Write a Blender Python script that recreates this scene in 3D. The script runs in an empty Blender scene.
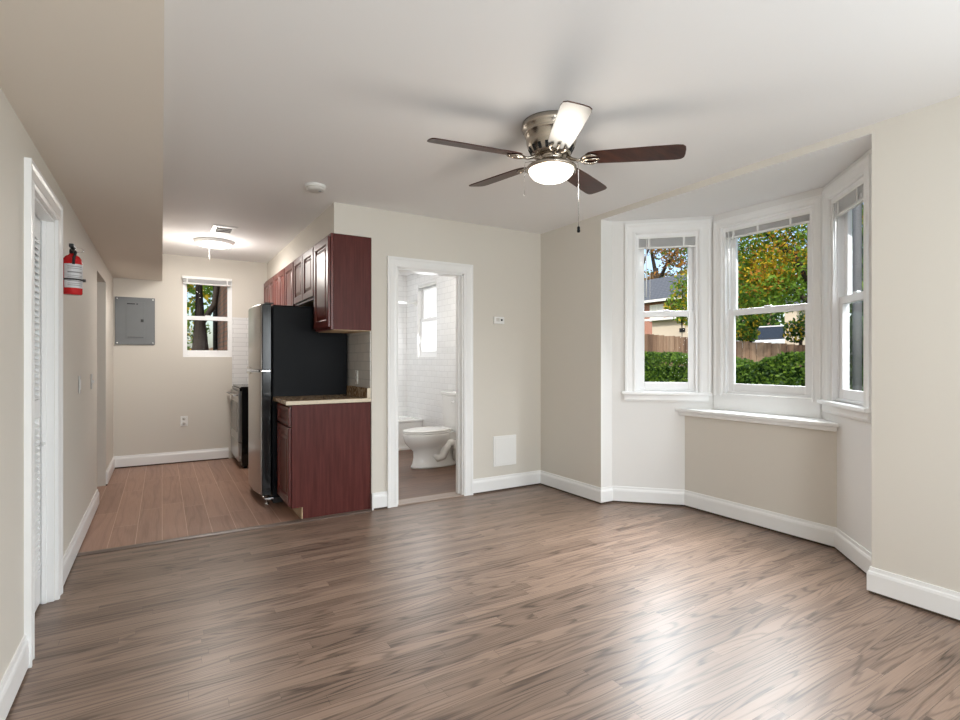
import bpy, bmesh, math, random
from mathutils import Vector, Matrix
from math import sin, cos, pi, radians

scene = bpy.context.scene
COL = scene.collection
random.seed(7)

# ------------------------------------------------------------------ camera
H = 2.44
cam_d = bpy.data.cameras.new('camera')
cam_d.sensor_width = 36.0
cam_d.lens = 36.0 * 526.06 / 960.0
cam_d.shift_y = -0.55 / 960.0
cam_d.clip_start = 0.02
cam_d.clip_end = 300
cam = bpy.data.objects.new('camera', cam_d)
COL.objects.link(cam)
cam.location = (0, 0, 1.2163)
cam.rotation_euler = (radians(90), 0, radians(-31.162))
scene.camera = cam

# ------------------------------------------------------------------ world, sun, exposure
world = bpy.data.worlds.new('sky')
scene.world = world
world.use_nodes = True
wn = world.node_tree
bg = wn.nodes['Background']
sky = wn.nodes.new('ShaderNodeTexSky')
sky.sky_type = 'NISHITA'
sky.sun_disc = False
sky.sun_elevation = radians(38)
sky.sun_rotation = radians(230)
sky.dust_density = 2.5
sky.air_density = 1.0
wn.links.new(sky.outputs[0], bg.inputs[0])
bg.inputs[1].default_value = 0.28

def lamp(name, kind, loc, energy, color=(1, 1, 1), rot=None, size=None, size_y=None, target=None):
    d = bpy.data.lights.new(name, kind)
    d.energy = energy
    d.color = color
    if kind == 'AREA':
        d.shape = 'RECTANGLE'
        d.size = size
        d.size_y = size_y or size
    elif kind in ('POINT', 'SPOT'):
        d.shadow_soft_size = size or 0.1
    o = bpy.data.objects.new(name, d)
    COL.objects.link(o)
    o.location = loc
    if target is not None:
        o.rotation_euler = (Vector(target) - Vector(loc)).to_track_quat('-Z', 'Y').to_euler()
    elif rot:
        o.rotation_euler = rot
    return o

sun = lamp('sun', 'SUN', (-20, -14, 20), 3.2, (1.0, 0.95, 0.86), target=(0, 0, 0))
sun.location = (-16, -8, 15)
sun.rotation_euler = (Vector((1.0, 0.55, -0.95))).to_track_quat('-Z', 'Y').to_euler()
sun.data.angle = radians(1.5)
# added fill lamps inside the unseen rear and side windows, lighting room and ceiling
FILL_TINT = (0.88, 0.95, 1.0)
lamp('rear_fill_a', 'AREA', (0.70, -1.57, 1.45), 70, FILL_TINT, size=0.95, size_y=1.25, target=(0.70, 0.6, 2.15))
lamp('rear_fill_b', 'AREA', (2.20, -1.57, 1.45), 30, FILL_TINT, size=0.95, size_y=1.25, target=(1.9, 0.6, 2.0))
lamp('side_fill', 'AREA', (3.13, -0.70, 1.45), 22, FILL_TINT, size=0.95, size_y=1.25, target=(0.9, -0.20, 1.7))
# daylight falling in through the bay windows, down towards the floor
def bay_daylight(name, x, y, dx, dy, w, e):
    o = lamp(name, 'AREA', (x, y, 1.80), e, (0.96, 0.985, 1.0), size=w, size_y=1.15, target=(x + dx, y + dy, 0.80))
    o.data.spread = radians(85)
bay_daylight('bay_daylight_left', 3.80, 3.20, -0.7, -0.7, 0.40, 15)
bay_daylight('bay_daylight_center', 4.16, 2.28, -1.0, 0.0, 0.58, 24)
bay_daylight('bay_daylight_right', 3.80, 1.36, -0.7, 0.7, 0.40, 15)

scene.view_settings.view_transform = 'Standard'
scene.view_settings.look = 'None'
scene.view_settings.exposure = 0.0
scene.view_settings.gamma = 1.0
scene.view_settings.use_curve_mapping = False
scene.cycles.max_bounces = 10
scene.cycles.diffuse_bounces = 6
scene.cycles.glossy_bounces = 4
scene.cycles.transparent_max_bounces = 16
scene.cycles.sample_clamp_indirect = 4.0
scene.cycles.caustics_reflective = False
scene.cycles.caustics_refractive = False
scene.cycles.use_denoising = True

# ------------------------------------------------------------------ materials
def mat(name, color, rough=0.5, metal=0.0, spec=0.5, emit=None, estr=0.0, noise=None, bump=None, coat=0.0):
    """noise=(scale, amount) varies the colour a little; bump=(scale, strength)."""
    m = bpy.data.materials.new(name)
    m.use_nodes = True
    nt = m.node_tree
    b = nt.nodes['Principled BSDF']
    c = (*color, 1)
    b.inputs['Base Color'].default_value = c
    b.inputs['Roughness'].default_value = rough
    b.inputs['Metallic'].default_value = metal
    b.inputs['Specular IOR Level'].default_value = spec
    b.inputs['Coat Weight'].default_value = coat
    if emit:
        b.inputs['Emission Color'].default_value = (*emit, 1)
        b.inputs['Emission Strength'].default_value = estr
    tc = nt.nodes.new('ShaderNodeTexCoord')
    if noise:
        n = nt.nodes.new('ShaderNodeTexNoise')
        n.inputs['Scale'].default_value = noise[0]
        n.inputs['Detail'].default_value = 4
        nt.links.new(tc.outputs['Object'], n.inputs['Vector'])
        mx = nt.nodes.new('ShaderNodeMix')
        mx.data_type = 'RGBA'
        a = noise[1]
        mx.inputs[6].default_value = (*[max(0, x * (1 - a)) for x in color], 1)
        mx.inputs[7].default_value = (*[min(1, x * (1 + a)) for x in color], 1)
        nt.links.new(n.outputs['Fac'], mx.inputs[0])
        nt.links.new(mx.outputs[2], b.inputs['Base Color'])
    if bump:
        n = nt.nodes.new('ShaderNodeTexNoise')
        n.inputs['Scale'].default_value = bump[0]
        n.inputs['Detail'].default_value = 3
        nt.links.new(tc.outputs['Object'], n.inputs['Vector'])
        bp = nt.nodes.new('ShaderNodeBump')
        bp.inputs['Strength'].default_value = bump[1]
        bp.inputs['Distance'].default_value = 0.004
        nt.links.new(n.outputs['Fac'], bp.inputs['Height'])
        nt.links.new(bp.outputs[0], b.inputs['Normal'])
    return m

class G:
    """tiny node-graph helper"""
    def __init__(s, m):
        s.nt = m.node_tree
        s.b = s.nt.nodes['Principled BSDF']
        s.tc = s.nt.nodes.new('ShaderNodeTexCoord').outputs['Object']
    def n(s, t, **k):
        x = s.nt.nodes.new(t)
        for a, v in k.items():
            setattr(x, a, v)
        return x
    def put(s, sock, v):
        if isinstance(v, bpy.types.NodeSocket):
            s.nt.links.new(v, sock)
        else:
            sock.default_value = v
    def m(s, op, a, b=0.0, c=None):
        x = s.n('ShaderNodeMath', operation=op)
        s.put(x.inputs[0], a)
        s.put(x.inputs[1], b)
        if c is not None:
            s.put(x.inputs[2], c)
        return x.outputs[0]
    def xyz(s, v):
        x = s.n('ShaderNodeSeparateXYZ')
        s.put(x.inputs[0], v)
        return x.outputs
    def comb(s, a, b, c=0.0):
        x = s.n('ShaderNodeCombineXYZ')
        for i, q in enumerate((a, b, c)):
            s.put(x.inputs[i], q)
        return x.outputs[0]
    def white(s, v):
        x = s.n('ShaderNodeTexWhiteNoise', noise_dimensions='3D')
        s.put(x.inputs['Vector'], v)
        return x.outputs['Value']
    def noise(s, v, scale=1.0, detail=2.0, rough=0.5):
        x = s.n('ShaderNodeTexNoise')
        s.put(x.inputs['Vector'], v)
        x.inputs['Scale'].default_value = scale
        x.inputs['Detail'].default_value = detail
        x.inputs['Roughness'].default_value = rough
        return x.outputs['Fac']
    def ramp(s, f, stops):
        x = s.n('ShaderNodeValToRGB')
        e = x.color_ramp.elements
        while len(e) < len(stops):
            e.new(0.5)
        for i, (p, c) in enumerate(stops):
            e[i].position = p
            e[i].color = (*c, 1)
        s.put(x.inputs[0], f)
        return x.outputs[0]
    def mix(s, f, a, b, mode='MIX'):
        x = s.n('ShaderNodeMix', data_type='RGBA', blend_type=mode)
        s.put(x.inputs[0], f)
        s.put(x.inputs[6], a if isinstance(a, bpy.types.NodeSocket) else (*a, 1))
        s.put(x.inputs[7], b if isinstance(b, bpy.types.NodeSocket) else (*b, 1))
        return x.outputs[2]
    def bump(s, hgt, strength, dist):
        x = s.n('ShaderNodeBump')
        x.inputs['Strength'].default_value = strength
        x.inputs['Distance'].default_value = dist
        s.put(x.inputs['Height'], hgt)
        s.put(s.b.inputs['Normal'], x.outputs[0])

def plank_mat(name, along, width, length, dark, light, groove, groove_w, rough, rings, contrast, groove_amt=1.0):
    m = mat(name, light, rough)
    g = G(m)
    o = g.xyz(g.tc)
    l, w = (o[0], o[1]) if along == 'X' else (o[1], o[0])
    rowf = g.m('DIVIDE', w, width)
    row = g.m('FLOOR', rowf)
    fr = g.m('FRACT', rowf)
    off = g.white(g.comb(row, 3.3))
    colf = g.m('ADD', g.m('DIVIDE', l, length), g.m('MULTIPLY', off, 7.0))
    col = g.m('FLOOR', colf)
    fc = g.m('FRACT', colf)
    rid = g.white(g.comb(row, col, 1.7))
    # growth-ring contours
    v = g.comb(g.m('ADD', g.m('MULTIPLY', l, 0.85), g.m('MULTIPLY', rid, 91.0)),
               g.m('MULTIPLY', w, 10.0), g.m('MULTIPLY', rid, 40.0))
    n1 = g.noise(v, 1.0, 1.5, 0.45)
    ring = g.m('SINE', g.m('ADD', g.m('MULTIPLY', n1, rings), g.m('MULTIPLY', fr, 11.0)))
    ring = g.m('POWER', g.m('MULTIPLY_ADD', ring, 0.5, 0.5), 4.0)
    fine = g.noise(g.comb(g.m('MULTIPLY', l, 5.0), g.m('MULTIPLY', w, 260.0), rid), 1.0, 3.0, 0.6)
    blot = g.noise(g.comb(g.m('MULTIPLY', l, 1.0), g.m('MULTIPLY', w, 3.0)), 0.8, 2.0, 0.5)
    t = g.m('MULTIPLY', ring, contrast)
    t = g.m('ADD', t, g.m('MULTIPLY', g.m('SUBTRACT', fine, 0.5), 0.95))
    t = g.m('ADD', t, g.m('MULTIPLY', g.m('SUBTRACT', rid, 0.5), 0.45))
    t = g.m('ADD', t, g.m('MULTIPLY', g.m('SUBTRACT', blot, 0.5), 0.25))
    t = g.m('ADD', t, 0.18)
    c = g.ramp(t, [(0.0, light), (1.0, dark)])
    e1 = g.m('LESS_THAN', fr, groove_w / width)
    e2 = g.m('LESS_THAN', fc, groove_w / length)
    ed = g.m('MULTIPLY', g.m('MAXIMUM', e1, e2), groove_amt)
    c = g.mix(ed, c, groove)
    g.put(g.b.inputs['Base Color'], c)
    g.put(g.b.inputs['Roughness'], g.m('MULTIPLY_ADD', fine, 0.14, rough - 0.07))
    g.bump(g.m('ADD', g.m('MULTIPLY', t, -0.5), g.m('MULTIPLY', ed, -1.0)), 0.22, 0.0010)
    return m

def tile_mat(name, color, grout, horizontal_axis, bw, bh, rough=0.2, mortar=0.02):
    m = mat(name, color, rough)
    g = G(m)
    o = g.xyz(g.tc)
    v = g.comb(o['XYZ'.index(horizontal_axis)], o[2], 0.0)
    b = g.n('ShaderNodeTexBrick')
    g.put(b.inputs['Vector'], v)
    b.inputs['Scale'].default_value = 1.0
    b.inputs['Brick Width'].default_value = bw
    b.inputs['Row Height'].default_value = bh
    b.inputs['Mortar Size'].default_value = mortar * bh
    b.inputs['Color1'].default_value = (*color, 1)
    b.inputs['Color2'].default_value = (*[x * 0.95 for x in color], 1)
    b.inputs['Mortar'].default_value = (*grout, 1)
    g.put(g.b.inputs['Base Color'], b.outputs['Color'])
    g.bump(g.m('SUBTRACT', 1.0, b.outputs['Fac']), 0.5, 0.002)
    return m

def wood_mat(name, dark, light, rough, axis=2, scale=1.0, spec=0.5):
    m = mat(name, dark, rough, spec=spec)
    g = G(m)
    o = g.xyz(g.tc)
    k = [55.0 * scale] * 3
    k[axis] = 3.0 * scale
    v = g.comb(g.m('MULTIPLY', o[0], k[0]), g.m('MULTIPLY', o[1], k[1]), g.m('MULTIPLY', o[2], k[2]))
    n = g.noise(v, 1.0, 4.0, 0.6)
    g.put(g.b.inputs['Base Color'], g.ramp(n, [(0.3, dark), (0.75, light)]))
    return m

M = {}
M['wall'] = mat('wall_paint', (0.67, 0.635, 0.572), 0.62, spec=0.3, bump=(220, 0.06))
M['wall_white_lit'] = mat('white_lit_wall', (0.77, 0.76, 0.74), 0.55, spec=0.3, bump=(220, 0.06))  # whitened wall colour: carries the brighter light on the bay sides
M['ceiling'] = mat('ceiling_paint', (0.87, 0.87, 0.87), 0.75, spec=0.2)
M['soffit'] = mat('soffit_paint', (0.80, 0.745, 0.67), 0.65, spec=0.25, bump=(220, 0.06))
M['trim'] = mat('white_trim', (0.84, 0.84, 0.83), 0.32, noise=(6, 0.02))
M['vinyl'] = mat('white_vinyl', (0.86, 0.86, 0.86), 0.3, noise=(5, 0.02))
M['gap'] = mat('brown_gap', (0.07, 0.045, 0.03), 0.8, noise=(30, 0.4))
M['oak'] = plank_mat('oak_floor', 'X', 0.058, 1.15, (0.042, 0.024, 0.016), (0.265, 0.182, 0.135), (0.02, 0.012, 0.009), 0.0009, 0.36, 80.0, 0.46, 0.8)
M['kfloor'] = plank_mat('kitchen_plank', 'Y', 0.1525, 1.2, (0.20, 0.105, 0.072), (0.36, 0.21, 0.15), (0.58, 0.40, 0.31), 0.004, 0.40, 26.0, 0.35, 0.8)
M['bfloor'] = plank_mat('bath_plank', 'X', 0.15, 1.2, (0.07, 0.036, 0.022), (0.17, 0.095, 0.063), (0.03, 0.02, 0.015), 0.0015, 0.5, 40.0, 0.4, 0.7)
M['threshold'] = wood_mat('threshold_wood', (0.075, 0.05, 0.04), (0.19, 0.14, 0.11), 0.4, 0)
M['bath_thr'] = wood_mat('bath_threshold_wood', (0.2, 0.15, 0.12), (0.42, 0.33, 0.27), 0.4, 0)
M['bathtile_x'] = tile_mat('bath_tile_back', (0.88, 0.88, 0.88), (0.74, 0.74, 0.74), 'X', 0.15, 0.076, 0.22, 0.05)
M['bathtile_y'] = tile_mat('bath_tile_side', (0.88, 0.88, 0.88), (0.74, 0.74, 0.74), 'Y', 0.15, 0.076, 0.22, 0.05)
M['ktile_white'] = tile_mat('kitchen_tile_white', (0.8, 0.8, 0.8), (0.62, 0.62, 0.62), 'X', 0.30, 0.055, 0.15, 0.06)
M['ktile_grey'] = tile_mat('kitchen_tile_grey', (0.74, 0.72, 0.68), (0.62, 0.61, 0.58), 'Y', 0.15, 0.075, 0.15, 0.06)
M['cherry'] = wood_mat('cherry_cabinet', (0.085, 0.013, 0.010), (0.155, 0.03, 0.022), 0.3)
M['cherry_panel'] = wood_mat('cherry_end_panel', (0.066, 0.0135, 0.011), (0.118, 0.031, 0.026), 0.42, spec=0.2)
M['rawwood'] = wood_mat('raw_wood', (0.5, 0.36, 0.22), (0.66, 0.5, 0.33), 0.6)
M['black'] = mat('black_enamel', (0.007, 0.0075, 0.009), 0.42, spec=0.10, bump=(380, 0.12))
M['blackgloss'] = mat('black_gloss', (0.01, 0.01, 0.011), 0.12, noise=(8, 0.2))
M['blackplastic'] = mat('black_plastic', (0.02, 0.02, 0.02), 0.45, noise=(8, 0.2))
M['steel'] = mat('brushed_steel', (0.50, 0.485, 0.47), 0.28, 1.0, noise=(3, 0.04))
M['chrome'] = mat('chrome', (0.85, 0.85, 0.86), 0.08, 1.0, noise=(3, 0.02))
M['nickel'] = mat('brushed_nickel', (0.44, 0.39, 0.33), 0.26, 1.0, noise=(12, 0.06))
M['ceramic'] = mat('white_ceramic', (0.86, 0.855, 0.84), 0.12, noise=(3, 0.01))
M['white'] = mat('white_plastic', (0.82, 0.82, 0.80), 0.4, noise=(5, 0.02))
M['almond'] = mat('almond_plate', (0.62, 0.60, 0.56), 0.4, noise=(5, 0.02))
M['greyslot'] = mat('grey_slot', (0.25, 0.25, 0.25), 0.6, noise=(5, 0.1))
M['slat'] = mat('blind_slat', (0.80, 0.80, 0.80), 0.45, noise=(9, 0.03))
M['dark'] = mat('dark_recess', (0.012, 0.012, 0.012), 0.9, noise=(9, 0.2))
M['panelgrey'] = mat('panel_grey_paint', (0.165, 0.175, 0.18), 0.42, noise=(14, 0.06))
M['red'] = mat('extinguisher_red', (0.52, 0.012, 0.015), 0.22, noise=(4, 0.05))
M['label'] = mat('label_paper', (0.62, 0.62, 0.63), 0.5, noise=(60, 0.12))
M['walnut'] = wood_mat('walnut_blade', (0.026, 0.009, 0.006), (0.07, 0.022, 0.012), 0.34, 0, 0.8, spec=0.25)
M['bladewhite'] = mat('pale_blade_face', (0.30, 0.295, 0.285), 0.3, noise=(7, 0.05))
M['bowl'] = mat('frosted_lamp_glass', (0.95, 0.93, 0.88), 0.35, emit=(1.0, 0.95, 0.86), estr=2.2)
M['disc'] = mat('lamp_diffuser', (0.95, 0.95, 0.95), 0.4, emit=(1.0, 0.96, 0.9), estr=4.0)
M['frost_glow'] = mat('frosted_glow_pane', (0.9, 0.9, 0.9), 0.4, emit=(0.95, 0.98, 1.0), estr=0.5)  # daylight outside is put in as the pane's own glow
M['vanitybulb'] = mat('bulb_glass', (0.95, 0.9, 0.8), 0.4, emit=(1.0, 0.9, 0.75), estr=6.0)

def granite():
    m = mat('granite_laminate', (0.3, 0.2, 0.12), 0.25)
    g = G(m)
    n = g.noise(g.tc, 38, 6, 0.75)
    g.put(g.b.inputs['Base Color'], g.ramp(n, [(0.33, (0.05, 0.032, 0.02)), (0.45, (0.26, 0.16, 0.08)), (0.55, (0.48, 0.35, 0.22)), (0.68, (0.66, 0.56, 0.42))]))
    return m
M['granite'] = granite()
M['edge'] = mat('pale_laminate_edge', (0.66, 0.57, 0.43), 0.35, noise=(60, 0.15))

def glass():
    m = bpy.data.materials.new('window_glass')
    m.use_nodes = True
    nt = m.node_tree
    nt.nodes.clear()
    out = nt.nodes.new('ShaderNodeOutputMaterial')
    tr = nt.nodes.new('ShaderNodeBsdfTransparent')
    tr.inputs[0].default_value = (0.97, 0.98, 0.98, 1)
    gl = nt.nodes.new('ShaderNodeBsdfGlossy')
    gl.inputs['Roughness'].default_value = 0.02
    mx = nt.nodes.new('ShaderNodeMixShader')
    lw = nt.nodes.new('ShaderNodeLayerWeight')
    lw.inputs[0].default_value = 0.12
    mm = nt.nodes.new('ShaderNodeMath')
    mm.operation = 'MULTIPLY'
    mm.inputs[1].default_value = 0.12
    nt.links.new(lw.outputs['Fresnel'], mm.inputs[0])
    nt.links.new(mm.outputs[0], mx.inputs[0])
    nt.links.new(tr.outputs[0], mx.inputs[1])
    nt.links.new(gl.outputs[0], mx.inputs[2])
    nt.links.new(mx.outputs[0], out.inputs[0])
    return m
M['glass'] = glass()

# exterior
M['ground'] = mat('lawn_soil', (0.10, 0.13, 0.045), 0.9, noise=(3, 0.5))
M['foundation'] = mat('foundation_brick', (0.27, 0.11, 0.075), 0.85, noise=(6, 0.2))
def leafmat(name, c, tr=0.5):
    m = mat(name, c, 0.5, spec=0.3, noise=(2.5, 0.45))
    nt = m.node_tree
    b = nt.nodes['Principled BSDF']
    src = b.inputs['Base Color'].links[0].from_socket
    t = nt.nodes.new('ShaderNodeBsdfTranslucent')
    nt.links.new(src, t.inputs[0])
    mx = nt.nodes.new('ShaderNodeMixShader')
    mx.inputs[0].default_value = tr
    nt.links.new(b.outputs[0], mx.inputs[1])
    nt.links.new(t.outputs[0], mx.inputs[2])
    nt.links.new(mx.outputs[0], nt.nodes['Material Output'].inputs[0])
    return m
M['leaf_green'] = leafmat('leaf_green', (0.13, 0.24, 0.035))
M['leaf_lime'] = leafmat('leaf_lime', (0.22, 0.36, 0.045))
M['leaf_dark'] = leafmat('leaf_dark', (0.045, 0.10, 0.025), 0.35)
M['leaf_yellow'] = leafmat('leaf_yellow', (0.72, 0.50, 0.04))
M['leaf_orange'] = leafmat('leaf_orange', (0.55, 0.25, 0.045))
M['leaf_brown'] = leafmat('leaf_brown', (0.26, 0.16, 0.07))
M['bark'] = mat('bark', (0.035, 0.026, 0.02), 0.9, noise=(12, 0.5), bump=(18, 1.0))
def fence_mat():
    m = mat('weathered_fence_board', (0.3, 0.2, 0.14), 0.85)
    g = G(m)
    o = g.xyz(g.tc)
    idx = g.m('FLOOR', g.m('DIVIDE', g.m('ADD', o[1], o[0]), 0.145))
    w = g.white(g.comb(idx, 2.2))
    n = g.noise(g.comb(g.m('MULTIPLY', o[0], 50.0), g.m('MULTIPLY', o[1], 50.0), g.m('MULTIPLY', o[2], 2.0)), 1.0, 4.0, 0.6)
    t = g.m('ADD', g.m('MULTIPLY', w, 0.6), g.m('MULTIPLY', g.m('SUBTRACT', n, 0.3), 0.7))
    g.put(g.b.inputs['Base Color'], g.ramp(t, [(0.05, (0.09, 0.05, 0.032)), (0.45, (0.25, 0.155, 0.10)), (0.95, (0.50, 0.37, 0.26))]))
    return m
M['fence'] = fence_mat()
M['siding'] = mat('beige_siding', (0.62, 0.53, 0.42), 0.7, noise=(2, 0.06))
M['siding_white'] = mat('white_siding', (0.8, 0.79, 0.75), 0.6, noise=(2, 0.04))
M['shingle'] = tile_mat('grey_shingle', (0.13, 0.14, 0.16), (0.07, 0.075, 0.085), 'Y', 0.35, 0.16, 0.85, 0.12)
M['brick_y'] = tile_mat('red_brick_y', (0.40, 0.13, 0.08), (0.45, 0.36, 0.30), 'Y', 0.22, 0.075, 0.85, 0.14)
M['brick_near'] = tile_mat('brown_brick', (0.15, 0.07, 0.045), (0.08, 0.06, 0.05), 'Y', 0.23, 0.08, 0.85, 0.16)
M['carwhite'] = mat('white_car_paint', (0.82, 0.82, 0.83), 0.15, coat=0.5, noise=(2, 0.02))
M['darkglass'] = mat('dark_glass', (0.03, 0.035, 0.04), 0.08, noise=(2, 0.1))
M['rubber'] = mat('rubber', (0.02, 0.02, 0.02), 0.8, noise=(9, 0.2))
M['pole'] = mat('grey_pole_wood', (0.12, 0.125, 0.135), 0.8, noise=(7, 0.25))

# ------------------------------------------------------------------ mesh builder
class MB:
    def __init__(s):
        s.v, s.f, s.mi, s.sm = [], [], [], []
    def face(s, idx, mi=0, sm=False):
        s.f.append(tuple(idx)); s.mi.append(mi); s.sm.append(sm)
    def quad(s, a, b, c, d, mi=0):
        n = len(s.v); s.v += [a, b, c, d]; s.face((n, n + 1, n + 2, n + 3), mi)
        return s
    def box(s, x0, y0, z0, x1, y1, z1, mi=0):
        x0, x1 = sorted((x0, x1)); y0, y1 = sorted((y0, y1)); z0, z1 = sorted((z0, z1))
        n = len(s.v)
        s.v += [(x0, y0, z0), (x1, y0, z0), (x1, y1, z0), (x0, y1, z0), (x0, y0, z1), (x1, y0, z1), (x1, y1, z1), (x0, y1, z1)]
        for q in ((0, 3, 2, 1), (4, 5, 6, 7), (0, 1, 5, 4), (1, 2, 6, 5), (2, 3, 7, 6), (3, 0, 4, 7)):
            s.face([n + i for i in q], mi)
        return s
    def prism(s, pts, z0, z1, mi=0):
        """pts CCW seen from above"""
        n = len(s.v); k = len(pts)
        s.v += [(p[0], p[1], z0) for p in pts] + [(p[0], p[1], z1) for p in pts]
        s.face([n + i for i in range(k)][::-1], mi)
        s.face([n + k + i for i in range(k)], mi)
        for i in range(k):
            j = (i + 1) % k
            s.face((n + i, n + j, n + k + j, n + k + i), mi)
        return s
    def rings(s, loops, cap0=True, cap1=True, mi=0, sm=True):
        n = len(s.v); k = len(loops[0])
        for l in loops:
            s.v += [tuple(p) for p in l]
        for r in range(len(loops) - 1):
            for i in range(k):
                j = (i + 1) % k
                s.face((n + r * k + i, n + r * k + j, n + (r + 1) * k + j, n + (r + 1) * k + i), mi, sm)
        if cap0:
            s.face([n + i for i in range(k)][::-1], mi)
        if cap1:
            s.face([n + (len(loops) - 1) * k + i for i in range(k)], mi)
        return s
    def lathe(s, c, prof, seg=32, axis='Z', mi=0, sm=True):
        """prof: (radius, height) from start to end along the axis"""
        L = []
        for r, h in prof:
            l = []
            for i in range(seg):
                a = 2 * pi * i / seg
                p, q = max(r, 1e-4) * cos(a), max(r, 1e-4) * sin(a)
                if axis == 'Z':
                    l.append((c[0] + p, c[1] + q, c[2] + h))
                elif axis == 'X':
                    l.append((c[0] + h, c[1] + p, c[2] + q))
                else:
                    l.append((c[0] + q, c[1] + h, c[2] + p))
            L.append(l)
        return s.rings(L, mi=mi, sm=sm)
    def tube(s, pts, r, seg=10, mi=0):
        pts = [Vector(p) for p in pts]
        rs = r if isinstance(r, (list, tuple)) else [r] * len(pts)
        L = []
        up = Vector((0, 0, 1))
        for i, p in enumerate(pts):
            d = (pts[min(i + 1, len(pts) - 1)] - pts[max(i - 1, 0)]).normalized()
            a = d.cross(up)
            if a.length < 1e-3:
                a = d.cross(Vector((1, 0, 0)))
            a.normalize()
            b = a.cross(d) * -1
            L.append([p + a * rs[i] * cos(2 * pi * k / seg) - b * rs[i] * sin(2 * pi * k / seg) for k in range(seg)])
        return s.rings(L, mi=mi)
    def build(s, name, mats, parent=None, bev=0.0, fix=True, world=True):
        me = bpy.data.meshes.new(name)
        vs = s.v
        if parent is not None and world:
            p = parent
            off = Vector((0, 0, 0))
            while p is not None:
                off += p.location
                p = p.parent
            vs = [(a - off[0], b - off[1], c - off[2]) for a, b, c in vs]
        me.from_pydata(vs, [], s.f)
        if not isinstance(mats, (list, tuple)):
            mats = [mats]
        for m in mats:
            me.materials.append(m)
        me.polygons.foreach_set('material_index', s.mi)
        me.polygons.foreach_set('use_smooth', s.sm)
        if fix:
            bm = bmesh.new(); bm.from_mesh(me)
            bmesh.ops.recalc_face_normals(bm, faces=bm.faces)
            bm.to_mesh(me); bm.free()
        me.update()
        o = bpy.data.objects.new(name, me)
        COL.objects.link(o)
        o.parent = parent
        if bev:
            b = o.modifiers.new('bevel', 'BEVEL')
            b.width = bev; b.segments = 2; b.limit_method = 'ANGLE'; b.angle_limit = radians(40)
            b.harden_normals = False
        return o

def tag(o, label=None, cat=None, group=None, kind=None):
    if label: o['label'] = label
    if cat: o['category'] = cat
    if group: o['group'] = group
    if kind: o['kind'] = kind
    return o

def thing(name, label, cat, loc=(0, 0, 0), rotz=0.0, group=None):
    o = bpy.data.objects.new(name, None)
    o.empty_display_size = 0.05
    COL.objects.link(o)
    o.location = loc
    o.rotation_euler = (0, 0, rotz)
    return tag(o, label, cat, group)

def struct(name, mb, m, bev=0.0, parent=None, world=True):
    o = mb.build(name, m, parent, bev, world=world)
    o['kind'] = 'structure'
    return o

def wall_boxes(mb, L, z0, z1, y0, y1, holes):
    """grid of boxes in a local frame (x along, y thickness) leaving holes (x0,z0,x1,z1)"""
    xs = sorted({0.0, L, *[h[0] for h in holes], *[h[2] for h in holes]})
    zs = sorted({z0, z1, *[h[1] for h in holes], *[h[3] for h in holes]})
    xs = [x for x in xs if 0 <= x <= L]; zs = [z for z in zs if z0 <= z <= z1]
    for i in range(len(xs) - 1):
        j = 0
        while j < len(zs) - 1:
            cx = (xs[i] + xs[i + 1]) / 2
            def solid(k):
                cz = (zs[k] + zs[k + 1]) / 2
                return not any(h[0] < cx < h[2] and h[1] < cz < h[3] for h in holes)
            if not solid(j):
                j += 1; continue
            k = j
            while k + 1 < len(zs) - 1 and solid(k + 1):
                k += 1
            mb.box(xs[i], y0, zs[j], xs[i + 1], y1, zs[k + 1])
            j = k + 1

def frame_of(A, B):
    d = (Vector(B) - Vector(A)); L = d.length
    return L, math.atan2(d.y, d.x)

def wall(name, A, B, z0, z1, th, holes, m):
    """interior face on the line A->B, thickness to the left (local +y)"""
    L, a = frame_of(A, B)
    mb = MB(); wall_boxes(mb, L, z0, z1, 0, th, holes)
    c, s_ = cos(a), sin(a)
    mb.v = [(A[0] + x * c - y * s_, A[1] + x * s_ + y * c, z) for x, y, z in mb.v]
    return struct(name, mb, m)

def sweep(path, prof, closed_profile=True):
    """profile of (offset to the left, z) swept along a plan polyline with mitres"""
    P = [Vector(p) for p in path]
    mb = MB()
    L = []
    for i, p in enumerate(P):
        d0 = (P[i] - P[i - 1]).normalized() if i > 0 else (P[1] - P[0]).normalized()
        d1 = (P[i + 1] - P[i]).normalized() if i < len(P) - 1 else d0
        n0 = Vector((-d0.y, d0.x)); n1 = Vector((-d1.y, d1.x))
        n = (n0 + n1)
        n = n / n.length_squared * 2 if n.length > 1e-6 else n0
        L.append([(p.x + n.x * o, p.y + n.y * o, z) for o, z in prof])
    mb.rings(L, sm=False)
    return mb

# ------------------------------------------------------------------ dimensions (metres, camera stands at 0,0)
XR, YB, XL, YK, XS, ZS = 3.165, 4.0894, -0.4627, 7.1229, 0.0053, 2.128
XKW = 1.449          # kitchen right wall
XC = 1.146           # bulkhead / upper cabinet front
XBR = 3.06           # bathroom right wall
REAR = -1.60
LA, LB = (3.295, 3.265), (3.865, 2.700)
RA, RB = (3.865, 1.860), (3.295, 1.290)

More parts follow.
